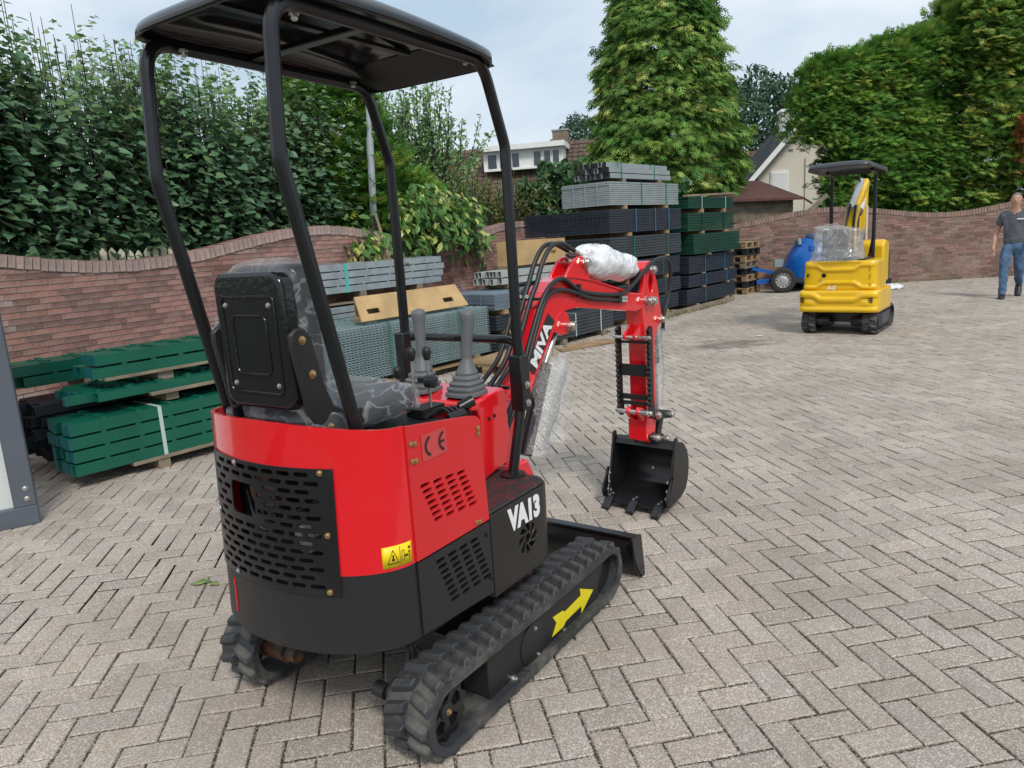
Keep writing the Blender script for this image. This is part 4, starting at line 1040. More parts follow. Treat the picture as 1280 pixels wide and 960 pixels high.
GP = (-3.05, 4.87)
r, W, Ht = post_bundle('post_bundle', 'lowest bundle of green fence posts nearest the ground, four rows high', GP, 1.85, 6, 4, .060, .082, .071, .096, .10, M_GREEN, M_GREENB, (.62, 1.5), M_STRAPW, .028, seed=1, jitter=.012, skip=((0, 0),) if False else ())
bearers(r, (.60, 1.6), W + .04, -.10, -.028, .09); pk = MB(); pk.box((1.1, .03, -.014), (1.45, .08, .026)); part('plank', pk, M_WOODG, r)
r, W, Ht = post_bundle('post_bundle', 'loose layer of green fence posts between the lowest and the topmost green bundle', sframe(GP, .16, .10), 1.75, 9, 1, .060, .062, .072, .08, .572, M_GREEN, M_GREENB, (1.05,), M_STRAPT, .03, seed=2, jitter=.10)
bearers(r, (.62, 1.5), W, -.088, -.002, .10); pk = MB(); pk.box((1.1, -.02, -.012), (1.3, .05, .02)); part('plank', pk, M_WOODG, r)
r, W, Ht = post_bundle('post_bundle', 'topmost bundle of green fence posts with a turquoise strap, leaning against no wall', sframe(GP, .30, .20), 1.7, 5, 2, .062, .078, .078, .094, .722, M_GREEN, M_GREENB, (1.0,), M_STRAPT, .03, seed=3, jitter=.02, skip=((1, 3), (1, 4)))
r['label'] = 'topmost bundle of green fence posts held by a bright turquoise strap'
bearers(r, (.50, 1.45), W, -.088, -.022, .12); pk = MB(); pk.box((.85, .0, -.011), (1.6, .06, .02)); part('plank', pk, M_WOODG, r)
r, W, Ht = post_bundle('post_bundle', 'green posts jutting out left behind the topmost green bundle by the brick wall', sframe(GP, -.02, .80), 1.9, 5, 2, .062, .078, .078, .09, .66, M_GREEN, M_GREENB, (), None, seed=6, jitter=.06)
bearers(r, (.5, 1.8), W, -.08, -.002, .1)
r, W, Ht = post_bundle('post_bundle', 'dark grey metal posts stacked low behind the lowest green bundle', sframe(GP, .0, .56), 1.9, 8, 5, .055, .075, .068, .088, .12, M_ANTH, None, (), None, seed=5, jitter=.05, clips=False)
bearers(r, (.4, 1.6), W, -.12, -.002, .1)

# ---- mesh panel stack with plywood lid
EP = (-1.655, 7.405)
def mesh_panel_mesh(L, Dp):
    mb = MB()
    for k in range(9): mb.box((L / 2, .02 + (Dp - .04) * k / 8, .006), (L, .0085, .0085))
    n = int(L / .05)
    for k in range(n + 1): mb.box((.01 + (L - .02) * k / n, Dp / 2, -.002), (.0085, Dp + .03, .0085))
    return mb
def mesh_stack(name, label, o, L, Dp, n, pitch, z0, m, straps, strap_m, group=None):
    root = empty(name, (o[0], o[1], z0), STH, label=label, category='panel stack')
    me = mesh_panel_mesh(L, Dp).mesh('mesh_panel', 0); me.materials.append(m)
    for k in range(n):
        q = link('mesh_panel', me, root); q.location = (random.uniform(-.006, .006), random.uniform(-.006, .006), .01 + k * pitch)
    Ht = n * pitch
    for sx in straps:
        s_ = MB(); s_.box((sx, -.022, Ht / 2), (.018, .003, Ht + .01)); s_.box((sx, Dp / 2, Ht + .006), (.018, Dp + .04, .003)); part('strap', s_, strap_m, root)
    return root
M_GALVM = mat('galvanised_mesh', (.33, .43, .44), .45, metal=.25, noise_amt=.25, noise_scale=6)
r = mesh_stack('mesh_panel_stack', 'stack of pale galvanised wire mesh panels under a plywood sheet', sframe(EP, -.35, .05), 2.6, 1.0, 22, .0265, .15, M_GALVM, (.95, 2.05), M_STRAPG)
bearers(r, (.25, 1.3, 2.35), 1.0, -.15, .0, .10, M_WOOD); pk = MB(); pk.box((1.3, .05, -.065), (2.6, .10, .022)); part('plank', pk, M_WOOD, r)
bd = empty('plywood_sheet', sframe(EP, .33, .16) + (.755,), STH + radians(1.5), label='plywood sheet with two slots lying tilted on the wire mesh stack', category='board')
pm = MB(); pm.prism([(0, 0), (1.72, 0), (1.66, .30), (.05, .30)], (0, 0, 0), (1, 0, 0), (0, cos(1.05), sin(1.05)), .02)
cu = MB()
for x in (.22, 1.42): cu.prism(rrect(x - .09, .08, x + .09, .14, .012, 2), (0, 0, 0), (1, 0, 0), (0, cos(1.05), sin(1.05)), (-.1, .1))
part('board', cut(pm.mesh('board', 0), cu), M_PLY, bd)
pk = MB(); pk.box((.06, .10, .03), (.06, .12, .05)); part('batten', pk, M_WOOD, bd); pk = MB(); pk.box((1.62, .10, .03), (.06, .12, .05)); part('batten', pk, M_WOOD, bd)
pk = MB(); pk.box((.86, .165, .12), (1.58, .02, .22)); part('board_back', pk, M_WOOD, bd)
# ---- galvanised rails behind it
r, W, Ht = post_bundle('rail_bundle', 'long galvanised steel rails stacked high behind the plywood sheet with a turquoise strap', sframe(EP, .05, 1.45), 2.85, 3, 4, .10, .078, .105, .092, 1.0, M_GALV, None, (1.15,), M_STRAPT, .05, seed=8, jitter=.05)
bearers(r, (.35, 1.4, 2.4), W, -.12, -.002, .10)
for k in range(3): pk = MB(); pk.box((1.4, .06 + .11 * k, -.135), (2.9, .09, .02)); part('plank', pk, M_WOODG, r)
r, W, Ht = post_bundle('rail_bundle', 'flat galvanised rails lying under the high rail stack, left of the plywood sheet', sframe(EP, -.6, 1.28), 2.0, 5, 5, .09, .055, .10, .068, .50, M_GALV, None, (), None, seed=9, jitter=.04, clips=False)
bearers(r, (.3, 1.6), W, -.50, -.002, .12, M_WOOD)
# ---- old pallet on the ground
def pallet(name, label, loc, rz, L=1.2, Wd=.8, m=M_WOOD, group=None, parent=None):
    root = empty(name, loc, rz, label=label, category='pallet')
    if group: root['group'] = group
    bmesh_ = MB(); bmesh_.box((0, 0, 0), (L, .115, .02)); bme = bmesh_.mesh('deck_board', 0); bme.materials.append(m)
    lmb = MB(); lmb.box((0, 0, 0), (.10, Wd, .02)); lme = lmb.mesh('stringer', 0); lme.materials.append(m)
    bl = MB(); bl.box((0, 0, 0), (.115, .11, .078)); blm = bl.mesh('block', 0); blm.materials.append(m)
    for k in range(5): o = link('deck_board', bme, root); o.location = (0, -Wd / 2 + .06 + (Wd - .12) * k / 4, .132)
    for k in range(3):
        x = -L / 2 + .06 + (L - .12) * k / 2; o = link('stringer', lme, root); o.location = (x, 0, .111)
        for j in range(3): q = link('block', blm, root); q.location = (x, -Wd / 2 + .06 + (Wd - .12) * j / 2, .0605)
    for j in range(3): o = link('deck_board', bme, root); o.location = (0, -Wd / 2 + .06 + (Wd - .12) * j / 2, .011)
    return root
pallet('pallet', 'old brown pallet lying flat at the foot of the wire mesh stack', sframe(EP, 2.2, -.36) + (0,), STH + .12, 1.2, .62)
p_ = sframe(EP, 3.75, -.42); pk = MB(); pk.box((0, 0, .022), (1.05, .14, .03)); pk.box((.15, .17, .02), (.8, .10, .026)); o = part('loose_planks', pk, M_WOOD, None, label='loose brown planks on the paving below the red boom', category='planks'); o.location = (*p_, 0); o.rotation_euler = (0, 0, STH - .25)

# ---- big panel bundles
def panel_bundle(label, o, x0, x1, y0, y1, z0, z1, m, straps=(), strap_m=None, nslab=9, seams=0, bear=None, bm_=None, zb=None, group=None, name='panel_bundle'):
    p = sframe(o, x0, y0); root = empty(name, (p[0], p[1], z0), STH + random.uniform(-.012, .012), label=label, category='panel bundle')
    if group: root['group'] = group
    L, Dp, Ht = x1 - x0, y1 - y0, z1 - z0; mb = MB(); h = Ht / nslab
    for k in range(nslab):
        e = random.uniform(0, .012)
        mb.box((L / 2 + random.uniform(-.008, .008), Dp / 2 + e, h * (k + .5)), (L, Dp, h * .80))
        mb.box((L / 2, Dp / 2 + .01, h * (k + 1) - h * .09), (L - .03, Dp - .03, h * .2))
    part('panel_pack', mb, m, root, smooth=0)
    for k in range(seams):
        s_ = MB(); y = Dp * (k + 1) / (seams + 1); s_.box((-.008, y, Ht / 2), (.012, .02, Ht)); part('edge_strip', s_, m, root)
    for sx in straps:
        s_ = MB(); s_.box((sx * L, -.006, Ht / 2), (.022, .003, Ht + .012)); s_.box((sx * L, Dp / 2, Ht + .006), (.022, Dp, .003)); part('strap', s_, strap_m, root)
    if bear:
        zl = (zb if zb is not None else z0 - .07) - z0
        for f in bear:
            s_ = MB(); s_.box((f * L, Dp / 2 - .01, (zl - .003) / 2), (.10, Dp, -zl - .004)); part('bearer', s_, bm_ or M_WOOD, root)
            
    return root
KP = (2.8, 12.83)
M_ANTH2 = mat('anthracite_panel', (.026, .034, .05), .5, noise_amt=.35, noise_scale=3)
M_ANTH3 = mat('slate_panel', (.05, .062, .072), .5, noise_amt=.35, noise_scale=3)
M_GRNP = mat('green_panel', (.003, .055, .032), .55, noise_amt=.35, noise_scale=3)
AX0, AX1, AY0, AY1 = -1.45, .98, .2, 1.95
panel_bundle('light grey panel bundle, second from the top of the tall stack', KP, AX0 + .02, AX1 - .02, AY0, AY0 + .92, 1.96, 2.33, M_GALVL, (.43, .80), M_STRAPG, 12, 3, (.20, .8), M_WOOD, 1.90)
panel_bundle('dark panel bundle directly under the light grey one, reaching far back', KP, AX0, AX1, AY0, AY1, 1.52, 1.895, M_ANTH2, (.33, .60, .80), M_STRAPB, 10, 10, (.25, .78), M_WOOD, 1.46)
panel_bundle('slate grey panel bundle third below the light grey one, with green straps', KP, AX0, AX1, AY0, AY1 - .35, 1.10, 1.455, M_ANTH3, (.30, .78), M_STRAPG, 8, 8, (.22, .78), M_WOOD, 1.06)
panel_bundle('dark panel bundle in the middle of the tall stack behind the red boom', KP, AX0, AX1 + .03, AY0, AY1 - .2, .74, 1.05, M_ANTH2, (.72,), M_STRAPG, 7, 6, (.24, .80), M_WOOD, .67)
panel_bundle('thin dark panel bundle low in the tall stack behind the red boom', KP, AX0, AX1, AY0 + .02, AY1, .42, .665, M_ANTH2, (.75,), M_STRAPG, 5, 5, (.25, .8), M_WOOD, .38)
panel_bundle('lowest dark panel bundle of the tall stack, just above the kerb board', KP, AX0 + .05, AX1 - .06, AY0, AY1, .10, .375, M_ANTH2, (), None, 5, 5, (.2, .8), M_WOOD, .01)
r, W, Ht = post_bundle('post_bundle', 'light grey hollow posts on the very top of the tall stack', sframe(KP, AX0 + .13, AY0 + .05), 2.05, 9, 3, .062, .075, .075, .088, 2.39, M_GALVL, M_BLKP, (.35, 1.45), M_STRAPG, .03, seed=12, jitter=.03, clips=False, skip=((2, 0), (2, 8)))  # black caps paint the darkness of the open post ends
bearers(r, (.45, 1.65), W, -.055, -.002, .1, M_WOODG)
BX0, BX1, BY0, BY1 = 1.24, 3.36, .15, 1.5
pb = panel_bundle('topmost green panel bundle beside the conifer with a plank on top', KP, BX0, BX1, BY0, BY1, 1.88, 2.10, M_GRNP, (.27, .80), M_STRAPW, 5, 3, (.28, .78), M_WOOD, 1.80)
pk = MB(); pk.beam((-.03, .05, .235), (2.15, .03, .30), .10, .035); part('plank', pk, M_WOODG, pb)
panel_bundle('green panel bundle second from the top beside the tall stack', KP, BX0 - .03, BX1 - .06, BY0, BY1, 1.46, 1.80, M_GRNP, (.28, .75), mat('dark_green_strap', (.002, .03, .02), .5), 7, 3, (.30, .80), M_WOOD, 1.41)
panel_bundle('lowest green panel bundle jutting out over the dark ones', KP, BX0 + .10, BX1 + .10, BY0 - .05, BY1, 1.03, 1.405, M_GRNP, (), None, 8, 3, (.32, .82), M_WOOD, 1.0)
panel_bundle('dark panel bundle right below the green ones', KP, BX0, BX1 + .02, BY0, BY1, .67, .995, M_ANTH2, (.33, .76), M_STRAPB, 7, 3, (.30, .80), M_WOOD, .64)
panel_bundle('thin dark panel bundle second from the ground below the green ones', KP, BX0 - .03, BX1 + .12, BY0, BY1, .41, .635, M_ANTH2, (.33, .76), M_STRAPB, 5, 3, (.30, .80), M_WOOD, .375)
panel_bundle('bottom dark panel bundle below the green ones, beside the pallet stack', KP, BX0 - .1, BX1 + .10, BY0, BY1, .08, .37, M_ANTH2, (.35,), M_STRAPB, 6, 3, (.2, .8), M_WOOD, .01)
pk = MB(); pk.beam((-.7, 0, .045), (2.9, 0, .045), .05, .09); o = part('kerb_board', pk, M_WOODG, None, label='long weathered kerb board at the foot of the panel stacks', category='board'); o.location = (*sframe(KP, 0, -.02), 0); o.rotation_euler = (0, 0, STH)
panel_bundle('low dark panel bundle on the paving, seen under the red boom', KP, -3.75, -1.85, -.05, 1.3, .08, .41, M_ANTH3, (.45, .8), M_STRAPW, 7, 6, (.3, .85), M_WOODG, .01)
panel_bundle('dark panel bundle behind the low one under the boom', KP, -2.6, -1.5, .45, 1.6, .42, .66, M_ANTH2, (), None, 5, 4, (.3, .85), M_WOODG, .411)
# ---- middle stacks beyond the wire mesh
panel_bundle('dark panel bundle on the ground right of the wire mesh stack', EP, 2.62, 4.75, .22, 1.2, .08, .30, M_ANTH3, (.3,), M_STRAPG, 5, 3, (.1, .8), M_WOOD, .01)
panel_bundle('blue grey panel bundle in the middle of the stack right of the mesh panels', EP, 2.58, 4.7, .20, 1.2, .36, .56, M_ANTH2, (.3,), M_STRAPB, 5, 3, (.1, .8), M_WOOD, .305)
panel_bundle('pale blue grey panel bundle on top right of the wire mesh stack', EP, 2.55, 4.65, .18, 1.15, .63, .84, mat('pale_blue_panel', (.17, .22, .27), .5, noise_amt=.3, noise_scale=4), (.3, .7), M_STRAPG, 8, 3, (.1, .8), M_WOOD, .565)
r, W, Ht = post_bundle('post_bundle', 'short bundle of off white posts on the pale blue grey panels', sframe(EP, 3.18, .62), 1.6, 6, 2, .062, .085, .078, .10, .91, mat('off_white_post', (.42, .43, .40), .5, noise_amt=.2), None, (.75,), M_STRAPT, .03, seed=15, jitter=.05, clips=False)
bearers(r, (.25, 1.3), W, -.06, -.002, .12, M_WOODG)
bx = empty('plywood_crate', sframe(EP, 3.70, .80) + (1.14,), STH, label='plywood crate panel standing behind the right canopy post', category='crate')
pm = MB(); pm.prism([(0, 0), (1.35, 0), (1.35, .36), (0, .36)], (0, 0, 0), (1, 0, 0), (0, 0, 1), (-.28, 0)); cu = MB(); cu.prism(rrect(.95, .12, 1.1, .18, .01, 2), (0, 0, 0), (1, 0, 0), (0, 0, 1), (-.04, .1)); part('crate_panel', cut(pm.mesh('crate_panel', 0), cu), M_PLY, bx)
pk = MB(); pk.box((.05, .14, -.06), (.1, .28, .11)); part('batten', pk, M_WOODG, bx); pk = MB(); pk.box((1.25, .14, -.06), (.1, .28, .11)); part('batten', pk, M_WOODG, bx)

# ---- pallet tower
PT = (5.30, 16.62)
M_BPAL = mat('black_plastic_pallet', (.02, .021, .024), .5)
names = ['bottom', 'second', 'third', 'fourth', 'fifth', 'sixth', 'seventh', 'topmost']
mats_ = [M_WOOD, M_BPAL, M_WOOD, M_BPAL, M_WOODG, M_WOOD, M_BPAL, M_WOOD]
for k in range(8):
    col = 'black plastic' if mats_[k] is M_BPAL else 'wooden'
    pallet('pallet', f'{col} pallet, {names[k]} from the ground in the pallet tower' if k < 7 else 'topmost wooden pallet of the pallet tower beside the panel stacks', (PT[0] + random.uniform(-.03, .03) + (.05 if k < 3 else 0), PT[1] + random.uniform(-.03, .03), k * .1435), STH + random.uniform(-.04, .04), .8, .62, mats_[k], group='pallets in the tower')
pp = MB(); pp.beam((4.86, 15.75, 0), (4.82, 15.85, 1.12), .07, .07, up=(1, 0, 0)); part('wooden_post', pp, M_WOODG, None, label='slim wooden post standing between the panel bundles and the pallet tower', category='post')
lp = MB(); lp.beam((-1.62, 10.55, 1.2), (-1.80, 10.62, 1.98), .14, .04, up=(1, .4, 0)); part('leaning_plank', lp, M_WOODG, None, label='grey plank leaning upright against the brick wall below the shrubs', category='plank')

# ---- framed white panel at the left edge
fpn = empty('framed_panel', (-2.955, 4.27, 0), radians(32), label='white panel in a dark grey steel frame at the left edge', category='panel')
M_FRM = mat('dark_grey_frame', (.10, .115, .14), .45, noise_amt=.15, noise_scale=3)
k_ = MB(); k_.box((-.06, .08, 1.16), (.12, .14, 2.08)); post_ = part('corner_post', k_, M_FRM, fpn, bevel=.006)
k_ = MB(); k_.box((-1.0, .08, .06), (2.0, .146, .12)); part('bottom_rail', k_, M_FRM, fpn, bevel=.006)
k_ = MB(); k_.box((-1.0, .08, 2.26), (2.0, .146, .12)); part('top_rail', k_, M_FRM, fpn, bevel=.006)
k_ = MB(); k_.box((-1.06, .09, 1.16), (1.88, .08, 2.08)); part('white_panel', k_, mat('off_white_panel', (.62, .65, .63), .5, noise_amt=.06, noise_scale=2), fpn)
for z in (.235, .17): bolt('bolt', (-.045, .008, z), (0, -1, 0), .012, M_STEEL, post_, .012)

# ------------------------------------------------------------------ yellow excavator further back
YEX = empty('mini_excavator', (4.80, 10.2, 0), radians(52.4), label='yellow mini excavator with plastic bag over its seat, standing further back', category='excavator')
for side in (-1, 1):
    yc = .385 * side; out = side; n = 0
    def yprof(off):
        pts = []
        for k in range(9): a = radians(270 - 180 * k / 8); pts.append((-.46 + (.145 + off) * cos(a), .165 + (.145 + off) * sin(a)))
        for k in range(9): a = radians(90 - 180 * k / 8); pts.append((.46 + (.145 + off) * cos(a), .165 + (.145 + off) * sin(a)))
        return pts
    P0, P1 = yprof(0), yprof(-.025); n = len(P0); mb = MB(); vs = []
    for P, y in ((P0, yc - .09), (P0, yc + .09), (P1, yc + .09), (P1, yc - .09)): vs += [(p[0], y, p[1]) for p in P]
    mb.add(vs, [(r * n + k, r * n + (k + 1) % n, ((r + 1) % 4) * n + (k + 1) % n, ((r + 1) % 4) * n + k) for r in range(4) for k in range(n)])
    belt = part('track_belt', mb, M_RUB, YEX, fix=True)
    Q = []; tot = 0
    for k in range(n):
        a, b = Vector(P0[k]), Vector(P0[(k + 1) % n]); Q.append((tot, a, b)); tot += (b - a).length
    for q in range(30):
        for s2 in (1, -1):
            dist = (tot * (q + (.5 if s2 > 0 else 0)) / 30) % tot
            for (t0, a, b) in Q:
                L = (b - a).length
                if t0 <= dist <= t0 + L + 1e-6: p = a + (b - a) * ((dist - t0) / L); dr = (b - a).normalized(); break
            nrm = Vector((-dr.y, dr.x)); ctr = Vector((max(-.46, min(.46, p.x)), .165))
            if nrm.dot(p - ctr) < 0: nrm = -nrm
            X = Vector((dr.x, 0, dr.y)); Z = Vector((nrm.x, 0, nrm.y)); Y = Z.cross(X)
            o = link('lug', LUGM[s2 if Y.y > 0 else -s2], belt); o.matrix_basis = Matrix(((X.x, Y.x, Z.x, p.x), (X.y, Y.y, Z.y, yc), (X.z, Y.z, Z.z, p.y), (0, 0, 0, 1)))
    fr = MB(); fr.box((0, yc + out * .03, .165), (.80, .10, .20)); tf = part('track_frame', fr, M_BLKS, YEX, bevel=.02)
    cp = MB(); cp.box((.0, yc + out * .082, .18), (.46, .006, .14)); part('side_cover', cp, mat('dark_grey_cover', (.06, .06, .065), .5), tf)
    wl_ = MB(); wl_.lathe([(.05, -.05), (.11, -.045), (.11, .045), (.05, .05)], (-.46, yc, .165), (0, 1, 0), 20); part('drive_sprocket', wl_, M_BLK, YEX)
    wl_ = MB(); wl_.lathe([(.05, -.05), (.11, -.045), (.11, .045), (.05, .05)], (.46, yc, .165), (0, 1, 0), 20); part('idler_wheel', wl_, M_BLK, YEX)
    mt = MB(); mt.lathe([(.07, 0), (.07, .13), (.05, .16)], (-.46, yc - out * .09, .17), (0, -out, 0), 18); part('travel_motor', mt, M_BLK, YEX)
mb = MB(); mb.box((0, 0, .20), (.6, .6, .13)); mb.lathe([(.22, .24), (.22, .32)], (0, 0, 0), (0, 0, 1), 30); part('undercarriage', mb, M_BLK, YEX, bevel=.01)
# bodywork: rounded box with pressed ribs on the rear face
def ybody(name, x0, x1, w, z0, z1, ribs, taper=0):
    mb = MB(); NU, NV = 60, 26; vs = []; fs = []
    for i in range(NU + 1):
        u = i / NU; s_ = u * 2 - 1          # -1 right front ... +1 left front ; rear in the middle
        # path: right side from x1 to x0, rear, left side
        a = abs(s_)
        for j in range(NV + 1):
            v = j / NV; z = z0 + (z1 - z0) * v; e = 0
            ww = w - taper * v
            if a < .62:
                t = s_ / .62; n_ = 7
                y = ww * math.copysign(abs(t) ** 1, t); c_ = (max(0, 1 - abs(t) ** n_)) ** (1 / 3.)
                x = x0 + .10 * (1 - c_); e = ribs(t, v) * c_
                x -= e
            else:
                t = (a - .62) / .38; x = x0 + .10 + (x1 - x0 - .10) * t; y = math.copysign(ww, s_)
            edge = min(v, 1 - v) * (z1 - z0); k = 1 - .02 * max(0, 1 - edge / .03) ** 2
            vs.append((x * k if x < 0 else x, y * k, z))
    for i in range(NU):
        for j in range(NV): a_ = i * (NV + 1) + j; fs.append((a_, a_ + 1, a_ + NV + 2, a_ + NV + 1))
    top = [i * (NV + 1) + NV for i in range(NU + 1)]; bot = [i * (NV + 1) for i in range(NU + 1)]
    fs.append(tuple(top)); fs.append(tuple(bot[::-1])); mb.add(vs, fs)
    return part(name, mb, M_YPAINT, YEX, smooth=32, fix=True)
def bump1(d, w): return max(0, 1 - (d / w) ** 2)
def rib_up(t, v):
    m = .86 - .16 * max(0, min(1, (.62 - abs(t)) / .22)); l = .10 + .17 * max(0, min(1, (.62 - abs(t)) / .22))
    return .022 * bump1(v - m, .07) ** .5 + .022 * bump1(v - l, .07) ** .5 + .012 * bump1(v - .97, .05) ** .5
def rib_lo(t, v):
    m = .80 - .22 * max(0, min(1, (.62 - abs(t)) / .2)); pocket = .6 < abs(t) < .0
    return .026 * bump1(v - m, .14) ** .5 + .02 * bump1(v - .12, .12) ** .5 + .016 * bump1((abs(t) - .72) / 1.2, .16) * bump1(v - .42, .17)
up = ybody('upper_hood', -.62, -.05, .47, .60, .985, rib_up, .02)
low = ybody('lower_counterweight', -.68, .12, .505, .31, .60, rib_lo)
mb = MB(); mb.lathe([(.03, 0), (.03, .004)], (-.655, .18, .80), (-1, 0, 0), 16); part('filler_hole', mb, M_DARK, up)
mb = MB(); mb.box((-.64, .39, .80), (.02, .02, .05)); mb.box((-.65, .38, .815), (.02, .03, .015)); part('door_lock', mb, M_BLK, up)
for z in (.90, .80, .69): mb = MB(); mb.box((-.628, -.395, z), (.02, .012, .05)); part('hinge', mb, M_YPAINT, up)
for z in (.50, .475, .45):
    for y in (-.41, .45): mb = MB(); mb.box((-.675, y, z), (.03, .05, .010)); part('vent_slot', mb, M_DARK, low)
tm = text_mesh('AG', .075, 1.1, .001, .002, .3); place_text('badge_lettering', tm, M_WHT, up, (-.652, .09, .635), (0, -1, 0), (0, 0, 1))
mb = MB(); mb.box((.25, 0, .40), (.60, .86, .16)); part('platform', mb, M_YPAINT, YEX, bevel=.04, seg=3)
mb = MB(); mb.prism(rrect(-.30, .98, .30, 1.0, .009, 2), (-.55, 0, 0), (0, 1, 0), (0, 0, 1), .5); part('deck', mb, M_BLKS, YEX, fix=True)
mb = MB(); mb.prism(rrect(-.16, 1.08, .16, 1.40, .05), (-.42, .10, 0), (0, 1, 0), (0, 0, 1), (-.05, .05)); part('seat_back', mb, MATS['black_vinyl'], YEX, bevel=.02, fix=True)
mb = MB(); mb.box((-.28, .10, 1.06), (.36, .36, .08)); part('seat_cushion', mb, MATS['black_vinyl'], YEX, bevel=.02)
M_BAG = film_mat('clear_bag', .22, 4, (.8, .8, .8), .2)
def bag(u, v):
    a = 2 * pi * v; ca, sa = cos(a), sin(a); k = (1 - .30 * sin(pi * min(1, u * 1.1)) * 0 - .12 * u); r2 = .36 * (1.05 - .20 * sin(pi * u)) if u < .93 else .30 * (1 - u) / .07
    x = -.36 + (.30 * (1 - .25 * u) if u < .93 else .2 * (1 - u) / .07) * (abs(ca) ** .6) * (1 if ca > 0 else -1); y = .08 + (.31 * (1.05 - .12 * sin(pi * u)) if u < .93 else .27 * (1 - u) / .07) * (abs(sa) ** .6) * (1 if sa > 0 else -1)
    return Vector((x, y, .985 + .47 * u + .03 * sa * u)), Vector((ca, sa, 0))
def big_blob(name, fn, nu, nv, parent, m, amp, seed):
    mb = MB(); vs = []; fs = []
    for i in range(nu + 1):
        for j in range(nv):
            p, nn = fn(i / nu, j / nv); vs.append(p + nn * (amp * noise.noise(p * 7 + Vector((seed, 0, 0))) + amp * .8 * noise.noise(p * 16)))
    for i in range(nu):
        for j in range(nv): a = i * nv + j; b = i * nv + (j + 1) % nv; fs.append((a, b, b + nv, a + nv))
    mb.add(vs, fs); return part(name, mb, m, parent, smooth=80)
big_blob('seat_bag', bag, 22, 40, YEX, M_BAG, .03, 3)
for s_ in (-1, 1):
    mb = MB(); mb.tube(round_path([(.05, .275 * s_, .98), (.05, .275 * s_, 2.10), (-.2, .275 * s_, 2.15)], .06), .024, 10); part('canopy_post', mb, M_BLK, YEX, smooth=50)
mb = MB(); vs = []; fs = []
us = [-1, -.985, -.95, -.9, -.82] + [-.7 + 1.4 * k / 8 for k in range(9)] + [.82, .9, .95, .985, 1]; vv = us
for u in us:
    for v in vv:
        k = 1 - .10 * abs(u) ** 6 * abs(v) ** 6; dd = min((1 - abs(u)) * .62, (1 - abs(v)) * .40); t = min(1, dd / .07)
        vs.append((-.235 + .62 * u * k, .40 * v * k, 2.135 + .07 * sqrt(max(0, 1 - (1 - t) ** 2)) + .02 * (1 - v * v) - .02 * u))
m_ = len(vv); fs = [(i * m_ + j, (i + 1) * m_ + j, (i + 1) * m_ + j + 1, i * m_ + j + 1) for i in range(len(us) - 1) for j in range(m_ - 1)]
mb.add(vs, fs); yr = part('canopy_roof', mb, mat('grey_canopy_plastic', (.045, .05, .056), .35), YEX, smooth=50); md = yr.modifiers.new('t', 'SOLIDIFY'); md.thickness = .012; md.offset = -1
# front attachment
YO = .10
def yprism(poly, o0, o1, m, name, bev=.01):
    mb = MB(); mb.prism(poly, (0, 0, 0), (1, 0, 0), (0, 0, 1), (-max(o0, o1), -min(o0, o1))); return part(name, mb, m, YEX, bevel=bev, fix=True)
yprism([(.45, .45), (.40, .85), (.30, 1.20), (.22, 1.42), (.30, 1.55), (.50, 1.66), (1.22, 2.08), (1.28, 2.05), (1.26, 1.98), (.62, 1.56), (.52, 1.44), (.54, 1.20), (.60, .85), (.62, .45)], YO - .06, YO + .06, M_YPAINT, 'boom')
yprism([(1.20, 2.10), (1.28, 2.08), (1.24, 1.55), (1.16, 1.30), (1.08, 1.32), (1.10, 1.60)], YO - .05, YO + .05, M_YPAINT, 'arm')
yprism([(.34, .62), (.34, 1.15), (.44, 1.22), (.70, 1.18), (.72, .62)], -.36, -.05, M_YPAINT, 'swing_housing', .03)
mb = MB(); mb.cyl((.35, YO, 1.66), (1.0, YO, 2.06), .045, 12); part('arm_cylinder', mb, M_STEEL, YEX)
mb = MB(); mb.cyl((.62, YO, 1.0), (.80, YO, 1.62), .04, 12); part('boom_cylinder', mb, M_BLK, YEX)
for pth, rr_ in (([(.30, YO - .05, .98), (.12, YO, 1.25), (.18, YO, 1.50), (.36, YO, 1.72)], .018), ([(.36, YO - .07, .95), (.20, YO - .08, 1.2), (.24, YO - .08, 1.48), (.42, YO - .06, 1.7)], .018), ([(.2, -.2, 1.0), (.1, -.24, 1.12), (.16, -.25, 1.27), (.2, -.25, 1.33)], .02), ([(.9, YO, 2.05), (.82, YO + .02, 2.18), (.74, YO + .02, 2.22)], .014)):
    mb = MB(); mb.tube(smooth_path(pth), rr_, 8); part('hydraulic_hose', mb, M_HOSE, YEX)

film_blob('film_wrap', wrap_fn((.75, YO, 1.62), (1.02, YO, 1.80), .09, .06, 3), 12, 16, YEX, M_FILMW, 2)
mb = MB(); mb.box((1.12, YO - .07, 1.45), (.02, .02, .5)); part('protective_strip', mb, M_WPAINT, YEX)

